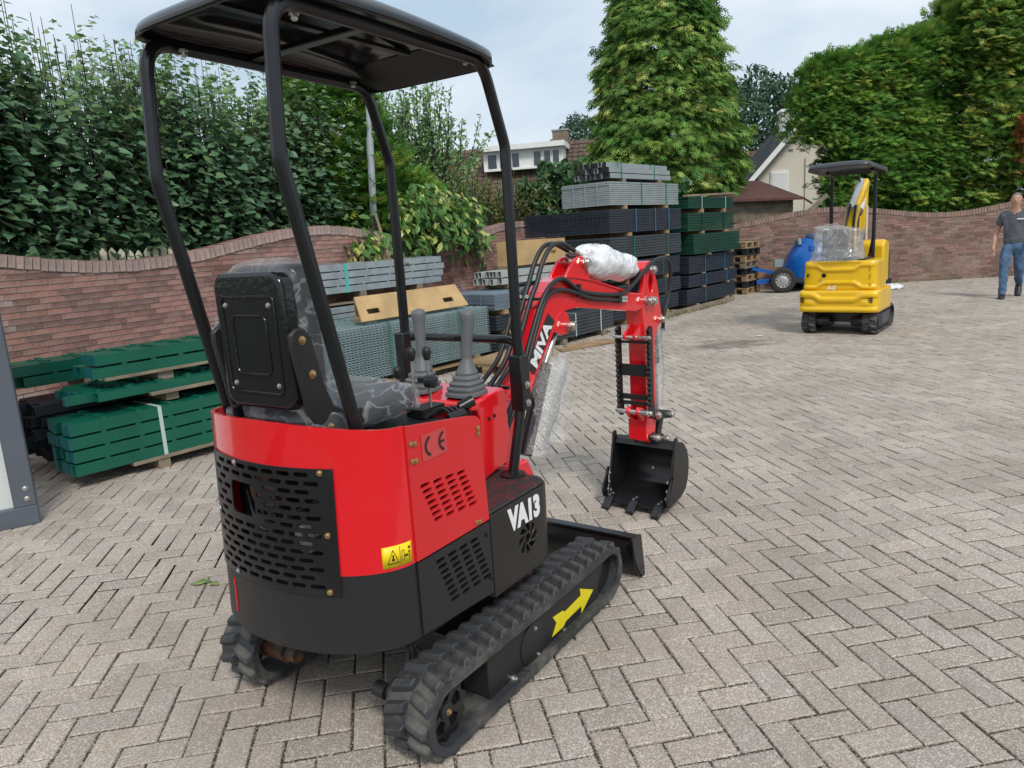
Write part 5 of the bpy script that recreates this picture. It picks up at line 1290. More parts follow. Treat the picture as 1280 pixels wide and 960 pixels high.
# ------------------------------------------------------------------ blue tank on a trailer
TR = empty('tank_trailer', (6.12, 16.1, 0), radians(-12), label='blue barrel tank on a two wheeled trailer by the dark brick wall', category='trailer')
def wheel(c, r, w, parent):
    ax = Vector((-.12, -1, 0)).normalized()
    t = MB(); t.lathe([(r * .62, -w / 2), (r * .9, -w / 2), (r, -w * .3), (r, w * .3), (r * .9, w / 2), (r * .62, w / 2)], c, ax, 30, caps=False); ty = part('tyre', t, mat('tyre_rubber', (.022, .022, .024), .75), parent)
    t = MB(); t.lathe([(r * .63, -w * .42), (r * .63, w * .42), (r * .58, w * .46), (r * .55, w * .25), (r * .42, w * .22), (r * .2, w * .34), (r * .18, w * .40), (.0, w * .40)], c, ax, 30, caps=False); rm = part('rim', t, mat('silver_rim', (.5, .5, .49), .35, metal=.6), ty)
    sl = MB()
    for k in range(12):
        a = 2 * pi * k / 12; u_ = Vector((1, -.12, 0)).normalized(); p = Vector(c) + ax * (w * .262) + u_ * (cos(a) * r * .48) + Vector((0, 0, sin(a) * r * .48)); sl.lathe([(r * .055, 0), (r * .055, .004)], p, ax, 8)
    part('rim_slots', sl, M_DARK, rm); return ty
wheel((-.02, -.02, .27), .27, .17, TR); wheel((.42, .95, .27), .27, .17, TR)
M_BLUE = mat('blue_plastic_tank', (.006, .12, .46), .3, noise_amt=.25, noise_scale=5)
dr = MB(); axd = Vector((.42, .0, .9)).normalized()
dr.lathe([(.25, 0), (.43, .05), (.50, .25), (.52, .5), (.50, .72), (.42, .90), (.34, .98), (.34, 1.06), (.30, 1.06), (.30, .98)], (.42, .45, .14), axd, 30); tk = part('tank', dr, M_BLUE, TR, smooth=50)
rg_ = MB(); rg_.lathe([(.345, .96), (.36, .98), (.36, 1.01), (.345, 1.03)], (.42, .45, .14), axd, 30, caps=False); part('clamp_ring', rg_, mat('dark_ring', (.05, .06, .09), .5), tk)
for a in (-2.2, -1.3, -.4):
    b_ = MB(); u_ = Vector((0, 1, 0)).cross(axd).normalized(); p = Vector((.42, .45, .14)) + axd * .80 + (u_ * sin(a) * .46 + Vector((0, 1, 0)) * -cos(a) * .46); b_.box(p, (.16, .10, .14)); part('lug_bracket', b_, M_BLUE, tk, bevel=.02)
fx = MB(); fx.cyl(Vector((.42, .45, .14)) + axd * 1.04, Vector((.42, .45, .14)) + axd * 1.25, .035, 10); fx.lathe([(.05, 0), (.07, .03), (.05, .06)], Vector((.42, .45, .14)) + axd * 1.24, (0, 0, 1), 12); fx.cyl((.35, .2, 1.02), (.33, .2, 1.16), .05, 10); part('valve_fitting', fx, M_STEEL, tk)
fr = MB(); fr.beam((-.8, .3, .58), (.1, .25, .36), .08, .07); fr.beam((-.55, .2, .24), (.2, .2, .28), .10, .10); part('draw_bar', fr, M_BLUE, TR)
fr = MB(); fr.box((.5, .45, .26), (.9, .9, .10)); part('trailer_frame', fr, M_ANTH, TR); fr = MB(); fr.box((-.02, .62, .62), (.20, .16, .17)); part('pump_box', fr, M_GALVL, TR)
# small mesh stack behind the yellow machine and sheeting on the ground
sm = empty('mesh_panel_stack', (8.35, 16.0, .16), radians(60), label='small grey panel stack against the dark brick wall behind the yellow excavator', category='panel stack')
for k in range(7): mb = MB(); mb.box((.0, .07 * k, .28), (.9, .045, .56)); part('mesh_panel', mb, M_GALVL if k % 2 else M_ANTH3, sm)
for x in (-.3, .3): mb = MB(); mb.box((x, .2, -.08), (.12, .55, .155)); part('bearer', mb, M_ANTH, sm)
big_o = big_blob('plastic_sheeting', lambda u, v: (Vector((8.15 + .28 * cos(2 * pi * v) * u, 15.45 + .22 * sin(2 * pi * v) * u, .09 * (1 - u) + .03)), Vector((0, 0, 1))), 8, 20, None, film_mat('crumpled_sheet', .75, 6, (.7, .72, .74)), .04, 2)
setp(big_o, 'crumpled clear plastic sheeting on the ground beside the small grey panel stack', 'sheeting')

# ------------------------------------------------------------------ walking person
PX = empty('person', (8.80, 12.70, 0), radians(232) - pi / 2, label='person in dark grey t-shirt and blue jeans walking in at the right edge', category='person')
# local frame: y forward, x to the right of the walker, z up
def skin(name, V, E, m, parent, root, sub=2, smoothv=True):
    me = bpy.data.meshes.new(name); keys = list(V); me.from_pydata([V[k][0] for k in keys], [(keys.index(a), keys.index(b)) for a, b in E], [])
    o = link(name, me, parent); me.materials.append(m)
    o.modifiers.new('skin', 'SKIN').use_smooth_shade = True
    for i, k in enumerate(keys):
        r = V[k][1]; sv = me.skin_vertices[0].data[i]; sv.radius = r if isinstance(r, tuple) else (r, r); sv.use_root = (k == root)
    s_ = o.modifiers.new('sub', 'SUBSURF'); s_.levels = sub; s_.render_levels = sub
    if name in ('t_shirt', 'jeans'):
        s_.levels = s_.render_levels = 4; tx = bpy.data.textures.new('folds', 'CLOUDS'); tx.noise_scale = .09; tx.noise_depth = 2; d_ = o.modifiers.new('folds', 'DISPLACE'); d_.texture = tx; d_.strength = .035; d_.mid_level = .5; d_.texture_coords = 'LOCAL'
    return o
M_SKIN = mat('skin', (.52, .29, .20), .5, noise_amt=.12, noise_scale=20)
M_SHIRT = mat('dark_grey_shirt', (.105, .112, .135), .85, noise_amt=.25, noise_scale=8)
M_JEAN = mat('blue_denim', (.085, .165, .29), .85, noise_amt=.5, noise_scale=7, dirt=((.2, .28, .36), 5, .5, .75, .5))
M_SHOE = mat('black_shoe', (.012, .012, .013), .5)
M_HAIR = mat('short_grey_hair', (.20, .17, .14), .8, noise_amt=.4, noise_scale=60)
hips, chest, neck = (0, 0, .95), (0, .01, 1.38), (0, .03, 1.515)
shR, shL = (.172, 0, 1.425), (-.172, 0, 1.425)
elR, elL = (.255, -.07, 1.15), (-.25, .05, 1.14)
wrR, wrL = (.285, .05, .90), (-.25, .20, .93)
V = {'hip': (hips, .07), 'chest': (chest, (.12, .09)), 'neck': (neck, .05), 'jaw': ((0, .055, 1.585), (.062, .075)), 'skull': ((0, .05, 1.64), (.085, .10)), 'head': ((0, .04, 1.70), (.085, .105)), 'crown': ((0, .03, 1.755), (.06, .08)),
     'shR': (shR, .055), 'elR': (elR, .042), 'faR': ((.275, -.01, 1.04), .042), 'wrR': (wrR, .027), 'paR': ((.287, .075, .835), (.022, .038)),
     'shL': (shL, .055), 'elL': (elL, .042), 'faL': ((-.25, .11, 1.05), .042), 'wrL': (wrL, .027), 'paL': ((-.245, .235, .87), (.022, .038)),
     'thR': ((.09, .0, .86), .06), 'knR': ((.10, .20, .50), .055), 'anR': ((.10, .22, .09), .038), 'thL': ((-.09, 0, .86), .06), 'knL': ((-.10, -.06, .50), .055), 'anL': ((-.10, -.33, .22), .038)}
Ed = [('hip', 'chest'), ('chest', 'neck'), ('neck', 'jaw'), ('jaw', 'skull'), ('skull', 'head'), ('head', 'crown'), ('chest', 'shR'), ('shR', 'elR'), ('elR', 'faR'), ('faR', 'wrR'), ('wrR', 'paR'), ('chest', 'shL'), ('shL', 'elL'), ('elL', 'faL'), ('faL', 'wrL'), ('wrL', 'paL'), ('hip', 'thR'), ('thR', 'knR'), ('knR', 'anR'), ('hip', 'thL'), ('thL', 'knL'), ('knL', 'anL')]
for sd, px_, dx in (('R', .287, 1), ('L', -.245, -1)):
    by, bz = (.085, .80) if sd == 'R' else (.25, .835)
    for f, (oy, L) in enumerate(((.03, .075), (.01, .085), (-.01, .08), (-.03, .062))):
        V[f'f{sd}{f}'] = ((px_, by + oy, bz), .0095); V[f'g{sd}{f}'] = ((px_ - dx * .012, by + oy + .006, bz - L * .5), .009); V[f'h{sd}{f}'] = ((px_ - dx * .03, by + oy + .012, bz - L * .95), .0075)
        Ed += [(f'pa{sd}', f'f{sd}{f}'), (f'f{sd}{f}', f'g{sd}{f}'), (f'g{sd}{f}', f'h{sd}{f}')]
    V[f't{sd}'] = ((px_ - dx * .015, by + .048, bz + .045), .011); V[f'u{sd}'] = ((px_ - dx * .03, by + .065, bz + .005), .009); Ed += [(f'pa{sd}', f't{sd}'), (f't{sd}', f'u{sd}')]
body = skin('body', V, Ed, M_SKIN, PX, 'hip')
# face details
fc = MB(); fc.tube([(0, .125, 1.685), (0, .145, 1.655), (0, .150, 1.640), (0, .135, 1.632)], .012, 8, rads=[.006, .010, .013, .006]); part('nose', fc, M_SKIN, body, smooth=80)
for s_ in (-1, 1):
    e_ = MB(); e_.lathe([(.002, -.006), (.010, 0), (.002, .006)], (.030 * s_, .122, 1.685), (0, 1, 0), 10); part('eye', e_, mat('eye_dark', (.05, .04, .035), .3), body)
    e_ = MB(); e_.box((.031 * s_, .125, 1.703), (.035, .01, .007)); part('eyebrow', e_, M_HAIR, body)
    e_ = MB(); e_.lathe([(.006, -.006), (.026, -.004), (.028, .004), (.01, .006)], (.078 * s_, .035, 1.665), (s_, -.3, 0), 12); part('ear', e_, M_SKIN, body, smooth=80)
e_ = MB(); e_.box((0, .128, 1.606), (.045, .01, .006)); part('mouth', e_, mat('lips', (.33, .13, .10), .5), body)
hm = MB(); vs = []; fs = []; NU, NV = 20, 10
for i in range(NU):
    a = 2 * pi * i / NU
    for j in range(NV + 1):
        t = j / NV * (1.62 if sin(a) < .2 else 1.15); vs.append((.083 * sin(t) * cos(a) * 1.0, .03 + .100 * sin(t) * sin(a), 1.688 + .098 * cos(t)))
for i in range(NU):
    for j in range(NV): fs.append((i * (NV + 1) + j, i * (NV + 1) + j + 1, ((i + 1) % NU) * (NV + 1) + j + 1, ((i + 1) % NU) * (NV + 1) + j))
hm.add(vs, fs); ho = part('hair', hm, M_HAIR, PX, smooth=80, fix=True); md = ho.modifiers.new('t', 'SOLIDIFY'); md.thickness = .012
# clothing
SV = {'w': ((0, 0, .84), (.160, .115)), 'b': ((0, .01, 1.02), (.160, .118)), 'c': ((0, .01, 1.28), (.168, .122)), 's': ((0, .012, 1.425), (.13, .085)), 'n': ((0, .02, 1.485), (.075, .065)), 'aR': ((.172, 0, 1.425), .070), 'bR': ((.232, -.035, 1.23), .068), 'aL': ((-.172, 0, 1.425), .070), 'bL': ((-.226, .02, 1.23), .068)}
skin('t_shirt', SV, [('w', 'b'), ('b', 'c'), ('c', 's'), ('s', 'n'), ('s', 'aR'), ('aR', 'bR'), ('s', 'aL'), ('aL', 'bL')], M_SHIRT, PX, 'c')
JV = {'h': ((0, 0, 1.0), (.15, .115)), 'i': ((0, 0, .92), (.165, .12)), 'R': ((.085, .02, .84), .105), 'k': ((.10, .20, .50), .078), 'a': ((.10, .215, .10), .062), 'c': ((.10, .22, .045), .064), 'L': ((-.085, 0, .84), .105), 'l': ((-.10, -.05, .50), .078), 'b': ((-.10, -.32, .20), .066)}
skin('jeans', JV, [('h', 'i'), ('i', 'R'), ('R', 'k'), ('k', 'a'), ('a', 'c'), ('i', 'L'), ('L', 'l'), ('l', 'b')], M_JEAN, PX, 'i')
for (x, y, z, pt) in ((.10, .22, .0, 0), (-.10, -.34, .11, -.75)):
    mb = MB(); prof = [(-.10, .0, .045, .07), (-.07, 0, .05, .10), (0, 0, .052, .10), (.08, 0, .055, .07), (.15, 0, .05, .05), (.19, 0, .03, .03)]; vs = []; n = 10
    for (yy, zz, w_, h_) in prof:
        for k in range(n): a = 2 * pi * k / n; vs.append((w_ * cos(a), yy, max(0, h_ * .5 + h_ * .55 * sin(a))))
    mb.add(vs, [(i * n + k, i * n + (k + 1) % n, (i + 1) * n + (k + 1) % n, (i + 1) * n + k) for i in range(len(prof) - 1) for k in range(n)] + [tuple(range(n))[::-1], tuple((len(prof) - 1) * n + k for k in range(n))])
    so = part('shoe', mb, M_SHOE, PX, smooth=70, fix=True); so.location = (x, y, z); so.rotation_euler = (pt, 0, 0)
lg = MB(); lg.box((-.085, .139, 1.345), (.105, .004, .022)); part('shirt_print', lg, M_WPAINT, PX)

# ------------------------------------------------------------------ trees, hedges and shrubs
import numpy as np
nrs = np.random.RandomState(11)
HEART = (np.array([(.06, 0, -.02), (-.06, .22, .03), (.12, .44, .06), (.45, .40, .05), (.75, .18, .0), (1.0, 0, -.10), (.75, -.18, .0), (.45, -.40, .05), (.12, -.44, .06), (-.06, -.22, .03), (.5, 0, -.03)]),
         [(0, 1, 2, 10), (10, 2, 3), (10, 3, 4, 5), (0, 10, 8, 9), (10, 7, 8), (10, 5, 6, 7)])
OVAL = (np.array([(0, 0, 0), (.35, .22, .04), (.7, .18, .02), (1, 0, -.05), (.7, -.18, .02), (.35, -.22, .04)]), [(0, 1, 2, 3), (0, 3, 4, 5)])
LANCE = (np.array([(0, 0, 0), (.3, .13, .03), (.65, .12, .0), (1, 0, -.12), (.65, -.12, .0), (.3, -.13, .03)]), [(0, 1, 2, 3), (0, 3, 4, 5)])
def spray():
    V = []; F = []
    def bl(p, d, L, w):
        a = len(V); p = np.array(p, float); d = np.array(d, float); d /= np.linalg.norm(d); s = np.array((-d[1], d[0], 0))
        V.extend([p - s * w * .3, p + d * L * .45 - s * w + np.array((0, 0, .03)), p + d * L + np.array((0, 0, -.10 * L)), p + d * L * .45 + s * w + np.array((0, 0, .03))]); F.append((a, a + 1, a + 2, a + 3))
    bl((0, 0, 0), (1, 0, 0), 1.0, .07)
    for x, L in ((.12, .5), (.38, .42), (.62, .30)):
        for s in (1, -1): bl((x + .05 * (s > 0), 0, 0), (.75, s * .8, 0), L, .055)
    return np.array(V), F
SPRAY = spray()
def leaf_mesh(name, P, D, Nn, size, tint, tpl, m, parent=None, **k):
    """many leaves in one mesh: position, tip direction, approximate normal, size, tint"""
    T, F = tpl; P = np.asarray(P, float); N = len(P); D = np.asarray(D, float); Nn = np.asarray(Nn, float)
    D = D / (np.linalg.norm(D, axis=1, keepdims=True) + 1e-9)
    Y = np.cross(Nn, D); Y /= (np.linalg.norm(Y, axis=1, keepdims=True) + 1e-9); Z = np.cross(D, Y)
    sz = np.asarray(size)[:, None, None]
    V = P[:, None, :] + sz * (T[None, :, 0:1] * D[:, None, :] + T[None, :, 1:2] * Y[:, None, :] + T[None, :, 2:3] * Z[:, None, :])
    nT = len(T); V = V.reshape(-1, 3)
    loops = np.concatenate([np.array(f) for f in F]); nl = len(loops); lens = np.array([len(f) for f in F])
    L = (loops[None, :] + (np.arange(N) * nT)[:, None]).ravel(); tot = np.tile(lens, N); st = np.concatenate([[0], np.cumsum(tot)[:-1]])
    me = bpy.data.meshes.new(name); me.vertices.add(len(V)); me.vertices.foreach_set('co', V.ravel().astype(np.float32))
    me.loops.add(len(L)); me.loops.foreach_set('vertex_index', L.astype(np.int32)); me.polygons.add(len(tot)); me.polygons.foreach_set('loop_start', st.astype(np.int32)); me.polygons.foreach_set('loop_total', tot.astype(np.int32))
    me.update(calc_edges=True)
    at = me.color_attributes.new('tint', 'FLOAT_COLOR', 'CORNER'); c = np.concatenate([np.asarray(tint), np.ones((N, 1))], 1); at.data.foreach_set('color', np.repeat(c, nl, axis=0).ravel().astype(np.float32))
    me.materials.append(m); o = link(name, me, parent); setp(o, **k); return o
def tints(N, base, var=.3, hue=.12):
    v = nrs.uniform(1 - var, 1 + var, (N, 1)); h = nrs.uniform(-hue, hue, (N, 1)); b = np.array(base)[None, :] if np.ndim(base) == 1 else np.asarray(base)
    return np.clip(b * v * np.concatenate([1 + h, np.ones((N, 1)), 1 - h], 1), 0, 2)
def rdir(N): a = nrs.normal(size=(N, 3)); return a / np.linalg.norm(a, axis=1, keepdims=True)
M_LEAF = mat('leaf', (1, 1, 1), .36, tint=True, translucent=.3, spec=.4)
M_NEEDLE = mat('conifer_spray', (1, 1, 1), .6, tint=True, translucent=.28, spec=.25)
M_BARK = mat('bark', (.05, .042, .03), .9, noise_amt=.5, noise_scale=18, bump=.5, bump_scale=30)
def trunk_mesh(base, top, r0, r1, limbs, seed):
    rg = random.Random(seed); mb = MB(); base, top = Vector(base), Vector(top); path = []
    for k in range(7):
        t = k / 6; path.append(base.lerp(top, t) + Vector((rg.uniform(-.06, .06), rg.uniform(-.06, .06), 0)) * (t > 0))
    mb.tube(path, r0, 9, rads=[r0 + (r1 - r0) * k / 6 for k in range(7)])
    for p, t in limbs:
        p = Vector(p); s = base.lerp(top, t); mid = s.lerp(p, .5) + Vector((0, 0, .15)); r = (r0 + (r1 - r0) * t) * .5
        mb.tube(smooth_path([s, mid, p], 4), r, 6, rads=[r * (1 - .08 * i) for i in range(9)])
    return mb
# --- lindens behind the left wall: many upright shoots with layered heart-shaped leaves
WD3 = np.array([WDIR.x, WDIR.y, 0]); WB3 = np.array([-WN.x, -WN.y, 0])
W03 = np.array([WALL0.x, WALL0.y, 0])
def linden(name, label, t0, back, half, depth, ztop, nshoot, seed):
    nshoot = int(nshoot * 1.25)
    c = W03 + WD3 * t0 + WB3 * back; root = empty(name, tuple(c), 0, label=label, category='tree', group='linden trees behind the brick wall')
    Ps, Ds, Ns, Sz, Tn = [], [], [], [], []; tips = []
    for k in range(nshoot):
        a = nrs.uniform(-1, 1); b = nrs.uniform(-1, 1); foot = WD3 * (a * half) + WB3 * (b * depth)
        zt = ztop(t0 + a * half) + nrs.normal() * .17 + (.35 if nrs.rand() < .07 else 0) - .25 * b * b; lean = nrs.normal(size=3) * .12
        z = nrs.uniform(1.25, 1.7); tips.append((foot, zt))
        while z < zt:
            f = (z - 1.3) / (zt - 1.3); r = (.36 * (1 - f) ** .6 + .05) * nrs.uniform(.25, 1.15); an = nrs.uniform(0, 2 * pi)
            d = np.array([cos(an), sin(an), nrs.uniform(-.55, .05)]); p = foot + lean * f * 2 + np.array([cos(an) * r, sin(an) * r, z])
            Ps.append(p); Ds.append(d); nn = np.array([nrs.normal() * .35, nrs.normal() * .35, .8]) - .9 * WB3 * nrs.uniform(0, 1.2); Ns.append(nn); s = nrs.uniform(.06, .132) * (1 - .35 * max(0, f - .7) / .3); Sz.append(s)
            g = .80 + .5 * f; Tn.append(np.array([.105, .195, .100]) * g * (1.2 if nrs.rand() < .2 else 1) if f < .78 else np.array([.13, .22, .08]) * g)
            z += nrs.uniform(.011, .030) * (1 + 1.6 * max(0, f - .6))
    Pn = np.array(Ps)
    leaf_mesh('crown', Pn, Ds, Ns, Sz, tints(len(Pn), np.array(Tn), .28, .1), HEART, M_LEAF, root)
    mb = trunk_mesh((0, 0, -.05), (0, 0, 2.6), .09, .05, [(tuple(f * .8 + np.array([0, 0, nrs.uniform(1.8, 2.6)])), nrs.uniform(.35, .95)) for f, z in tips[:14]], seed)
    part('trunk', mb, M_BARK, root)
    st = MB()
    for f, z in tips: st.tube([Vector(f) * .9 + Vector((0, 0, 1.5)), Vector(f) + Vector((0, 0, (1.5 + z) / 2)), Vector(f) + Vector((0, 0, z))], .006, 4, caps=False, rads=[.008, .006, .003])
    part('shoots', st, M_BARK, root, kind='stuff')
def ltop(t): return 3.72 - .02 * max(0, t) + .30 * max(0, min(1, (.6 - t) / 1.2))
linden('linden_tree', 'leftmost dark green linden above the brick wall, cut off by the left edge', -.6, 1.25, 1.35, .75, ltop, 120, 1)
linden('linden_tree', 'dark green linden left of the left canopy post, above the wavy wall dip', 1.5, 1.25, 1.25, .75, ltop, 120, 2)
linden('linden_tree', 'dark green linden between the two left canopy posts, beside the feathery conifer', 3.6, 1.3, 1.25, .75, ltop, 115, 3)

def spray_tree(name, label, base, h, surf, nclump, per, size, cols, droop, trunk_r=.12, group=None, cat='tree', jitter=.12, inner=.25, face=None, up=.0):
    """conifer: clumps of flat sprays over the surface surf(u, v) -> (point, outward normal) in local coordinates"""
    root = empty(name, base, 0, label=label, category=cat)
    if group: root['group'] = group
    Ps, Ds, Ns, Sz, Tn = [], [], [], [], []
    cols = np.array(cols)
    for k in range(nclump):
        p, n = surf(nrs.rand(), nrs.rand()); p, n = np.array(p), np.array(n)
        if face is not None and n.dot(face) < -.35: continue
        dep = abs(nrs.normal()) * inner; p = p - n * dep
        w = nrs.rand(); col = cols[0] * (1 - w) + cols[1] * w
        if nrs.rand() < .16: col = cols[2]
        ax = n * 1.0 + np.array([0, 0, -droop + up]) + nrs.normal(size=3) * .25; ax /= np.linalg.norm(ax)
        side = np.cross(ax, np.array([0, 0, 1.])); side /= np.linalg.norm(side) + 1e-6
        m = per
        tt = nrs.uniform(-1, 1, m); rr = nrs.uniform(0, 1, m)
        pos = p[None] + side[None] * (tt * size * 1.1)[:, None] + ax[None] * (rr * size * .9)[:, None] + nrs.normal(size=(m, 3)) * jitter * size
        d = ax[None] + side[None] * (tt * .9)[:, None] + nrs.normal(size=(m, 3)) * .22; d[:, 2] -= droop * rr * .8
        nn = np.cross(side, ax)[None] + nrs.normal(size=(m, 3)) * .45 + n[None] * .3
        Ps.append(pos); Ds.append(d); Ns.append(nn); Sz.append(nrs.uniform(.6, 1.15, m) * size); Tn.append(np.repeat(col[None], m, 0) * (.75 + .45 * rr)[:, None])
    P = np.concatenate(Ps)
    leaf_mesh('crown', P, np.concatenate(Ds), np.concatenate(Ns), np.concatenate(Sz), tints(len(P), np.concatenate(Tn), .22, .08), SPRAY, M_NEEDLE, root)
    limbs = []
    for k in range(16):
        p, n = surf(nrs.rand(), nrs.rand()); limbs.append((tuple(np.array(p) * np.array([.75, .75, 1])), max(.1, min(.95, (p[2] - .2) / h))))
    part('trunk', trunk_mesh((0, 0, -.05), (0, 0, h * .95), trunk_r, trunk_r * .25, limbs, 5), M_BARK, root)
    return root
def cone_surf(h, prof, z0=.4, fat=(1, 1)):
    def f(u, v):
        while True:
            t = nrs.rand(); r = np.interp(t, prof[0], prof[1])
            if nrs.rand() < (r / max(prof[1])) * .9 + .1: break
        a = 2 * pi * v; lump = 1 + .22 * noise.noise(Vector((cos(a) * 2.2, sin(a) * 2.2, t * h * .8))) + .20 * noise.noise(Vector((cos(a) * 5, sin(a) * 5, t * h * 1.9))) + (nrs.uniform(.05, .30) if nrs.rand() < .12 else 0)
        return (r * lump * cos(a) * fat[0], r * lump * sin(a) * fat[1], z0 + t * (h - z0)), (cos(a), sin(a), .35)
    return f
toCam = np.array([0, -1, 0])
G1 = [(.050, .120, .022), (.022, .075, .018), (.125, .170, .030)]
spray_tree('cypress_tree', 'tall drooping bright green cypress behind the panel stacks, reaching out of frame', (4.52, 20.6, 0), 11.5, cone_surf(11.5, ([0, .12, .28, .49, .69, .85, 1], [1.45, 1.62, 1.65, 1.32, .78, .40, .1]), .6), 4800, 16, .32, [(.23, .36, .075), (.08, .20, .045), (.42, .48, .14)], .75, .22, face=np.array([-.2, -.98, 0]))
def box_surf(x0, x1, yf, top, base=.3, lump=.75, cutx=0):
    def f(u, v):
        x = x0 + (x1 - x0) * u; zt = top(x)
        if cutx and v * zt < 3.4 and x < x0 + cutx: x = x0 + cutx + nrs.rand() * 1.2
        if nrs.rand() < .80:
            z = base + (zt - base) * v; q = noise.noise(Vector((x * .8, z * .8, 3.1))) * lump + noise.noise(Vector((x * 2.1, z * 2.1, 7.7))) * lump * .45
            round_ = .9 * max(0, (z - zt + 1.0)) ** 2
            return (x, yf - q + round_, z), (nrs.normal() * .15, -1, .25)
        z = zt + noise.noise(Vector((x * 1.6, 0, 5))) * .25; return (x, yf + .7 + nrs.rand() * 1.4, z), (nrs.normal() * .2, -.35, 1)
    return f
def hx(px, y): return (px - 640) / 910 * y * 1.02
spray_tree('conifer_hedge', 'long tall clipped looking green conifer hedge behind the dark brick wall', (10.4, 20.4, 0), 5.6, box_surf(-2.55, 1.45, -1.4, cutx=.55, top=lambda x: 4.95 + .55 * noise.noise(Vector((x * .9, 2, 0))) * .6 + .34 * (x + 3.0) * .8 - 1.6 * max(0, -1.9 - x)), 4600, 13, .26, [(.21, .40, .07), (.07, .19, .04), (.36, .45, .10)], .25, .15, cat='hedge')
spray_tree('conifer_hedge', 'yellower right hand conifer hedge above the walking person, cut by the frame', (13.6, 20.0, 0), 7, box_surf(-1.85, 2.4, -1.4, top=lambda x: 6.6 + .35 * (x + 1.8) + .25 * noise.noise(Vector((x * 1.3, 4, 0)))), 3900, 13, .27, [(.25, .40, .075), (.09, .21, .045), (.44, .47, .11)], .3, .15, cat='hedge')
bp = []
for k in range(420):
    p = np.array([12.62 + nrs.normal() * .14, 17.9 + nrs.normal() * .12, 3.35 + nrs.normal() * .32]); bp.append(p)
bp = np.array(bp)
leaf_mesh('dead_branch', bp, rdir(len(bp)) + np.array([0, -.5, -.6]), rdir(len(bp)), nrs.uniform(.12, .25, len(bp)), tints(len(bp), (.33, .11, .035), .3), SPRAY, M_NEEDLE, None, label='rust brown dead twigs sticking out of the right hand hedge', category='branch')
# --- conifer and shrubs behind the middle of the wall
spray_tree('thuja_tree', 'feathery bright green conifer behind the front left canopy post', (-2.62, 11.75, 0), 4.25, cone_surf(4.25, ([0, .3, .5, .7, .88, 1], [.9, 1.05, .95, .7, .45, .15]), .9), 2300, 13, .20, [(.16, .34, .05), (.06, .17, .035), (.34, .46, .08)], .1, .08, face=np.array([.1, -1, 0]), up=.35, inner=.10)
spray_tree('thuja_shrub', 'low feathery green conifer shrub spilling over the wall behind the leaning plank', (-1.95, 13.0, 0), 2.7, cone_surf(2.7, ([0, .4, .75, 1], [.95, .95, .75, .25]), 1.3), 800, 14, .22, [(.17, .35, .05), (.06, .18, .035), (.35, .47, .08)], .15, .06, face=np.array([.1, -1, 0]), up=.4, cat='shrub', inner=.10)
def twig_tree(name, label, base, shoots, leaf, lsize, dens, col, m=M_LEAF, tpl=OVAL, cat='tree', spread=.10, trunk=.07, droop=.2, group=None, colvar=.1, starts=None):
    root = empty(name, base, 0, label=label, category=cat)
    if group: root['group'] = group
    Ps, Ds = [], []; mb = MB(); T = []
    for (p0, p1) in shoots:
        p0, p1 = np.array(p0, float), np.array(p1, float); L = np.linalg.norm(p1 - p0); mid = (p0 + p1) / 2 + nrs.normal(size=3) * .06 * L
        mb.tube(smooth_path([Vector(p0), Vector(mid), Vector(p1)], 3), .012, 5, caps=False, rads=[.022, .019, .016, .013, .010, .008, .005])
        n = int(L * dens); t = np.sort(nrs.rand(n)); pts = (1 - t)[:, None] ** 2 * p0 + (2 * t * (1 - t))[:, None] * mid + (t ** 2)[:, None] * p1
        Ps.append(pts + nrs.normal(size=(n, 3)) * (spread * (1.15 - t))[:, None]); d = (p1 - p0)[None] / L * .6 + rdir(n) * .9; d[:, 2] -= droop; Ds.append(d); T.append(t)
    P, D = np.concatenate(Ps), np.concatenate(Ds); N = len(P); c = np.array(col); w = nrs.rand(N, 1); base_c = c[0] * (1 - w) + c[1] * w
    if len(c) > 2: sel = nrs.rand(N) < .22; base_c[sel] = c[2]
    nn = rdir(N) * .7 + np.array([0, -.3, .8]); leaf_mesh('crown', P, D, nn, nrs.uniform(.7, 1.2, N) * lsize, tints(N, base_c, .25, colvar), tpl, m, root)
    part('branches', mb, M_BARK, root, kind='stuff'); tm_ = MB(); tm_.tube([(0, 0, -.05), (0.02, 0, .6), (0, .02, 1.3), (.03, 0, 2.0)], trunk, 8, rads=[trunk, trunk * .9, trunk * .75, trunk * .5]); part('trunk', tm_, M_BARK, root)
def fan(n, h0, h1, sx, sy, lean=.25):
    out = []
    for k in range(n):
        x, y = nrs.normal() * sx * .45, nrs.normal() * sy * .45; z0 = nrs.uniform(.6, h0); out.append(((x * .5, y * .5, z0), (x * (1 + lean) + nrs.normal() * .15, y + nrs.normal() * .15, min(h1, z0 + nrs.uniform(.6, 1) * (h1 - z0) * (1 - .25 * abs(x) / max(sx, .1)))) )); 
    return out
twig_tree('birch_tree', 'loose upright light green tree framed by the front canopy posts, left one', (-2.55, 18.2, 0), fan(60, 3.2, 5.5, 1.0, .8, .35), None, .12, 42, [(.19, .35, .12), (.26, .41, .17), (.12, .23, .09)], spread=.12)
twig_tree('birch_tree', 'loose upright light green tree left of the dormer house, taller and more open', (-1.5, 18.0, 0), fan(60, 3.2, 5.5, 1.0, .8, .4), None, .12, 38, [(.2, .36, .12), (.26, .42, .17), (.12, .23, .09)], spread=.11)
twig_tree('willow_shrub', 'wispy olive and rust coloured shrub below the dormer house', (.55, 16.0, 0), fan(150, 1.5, 2.75, 2.0, .6, .2), None, .10, 46, [(.13, .2, .05), (.2, .24, .06), (.24, .13, .05)], tpl=LANCE, cat='shrub', spread=.09)
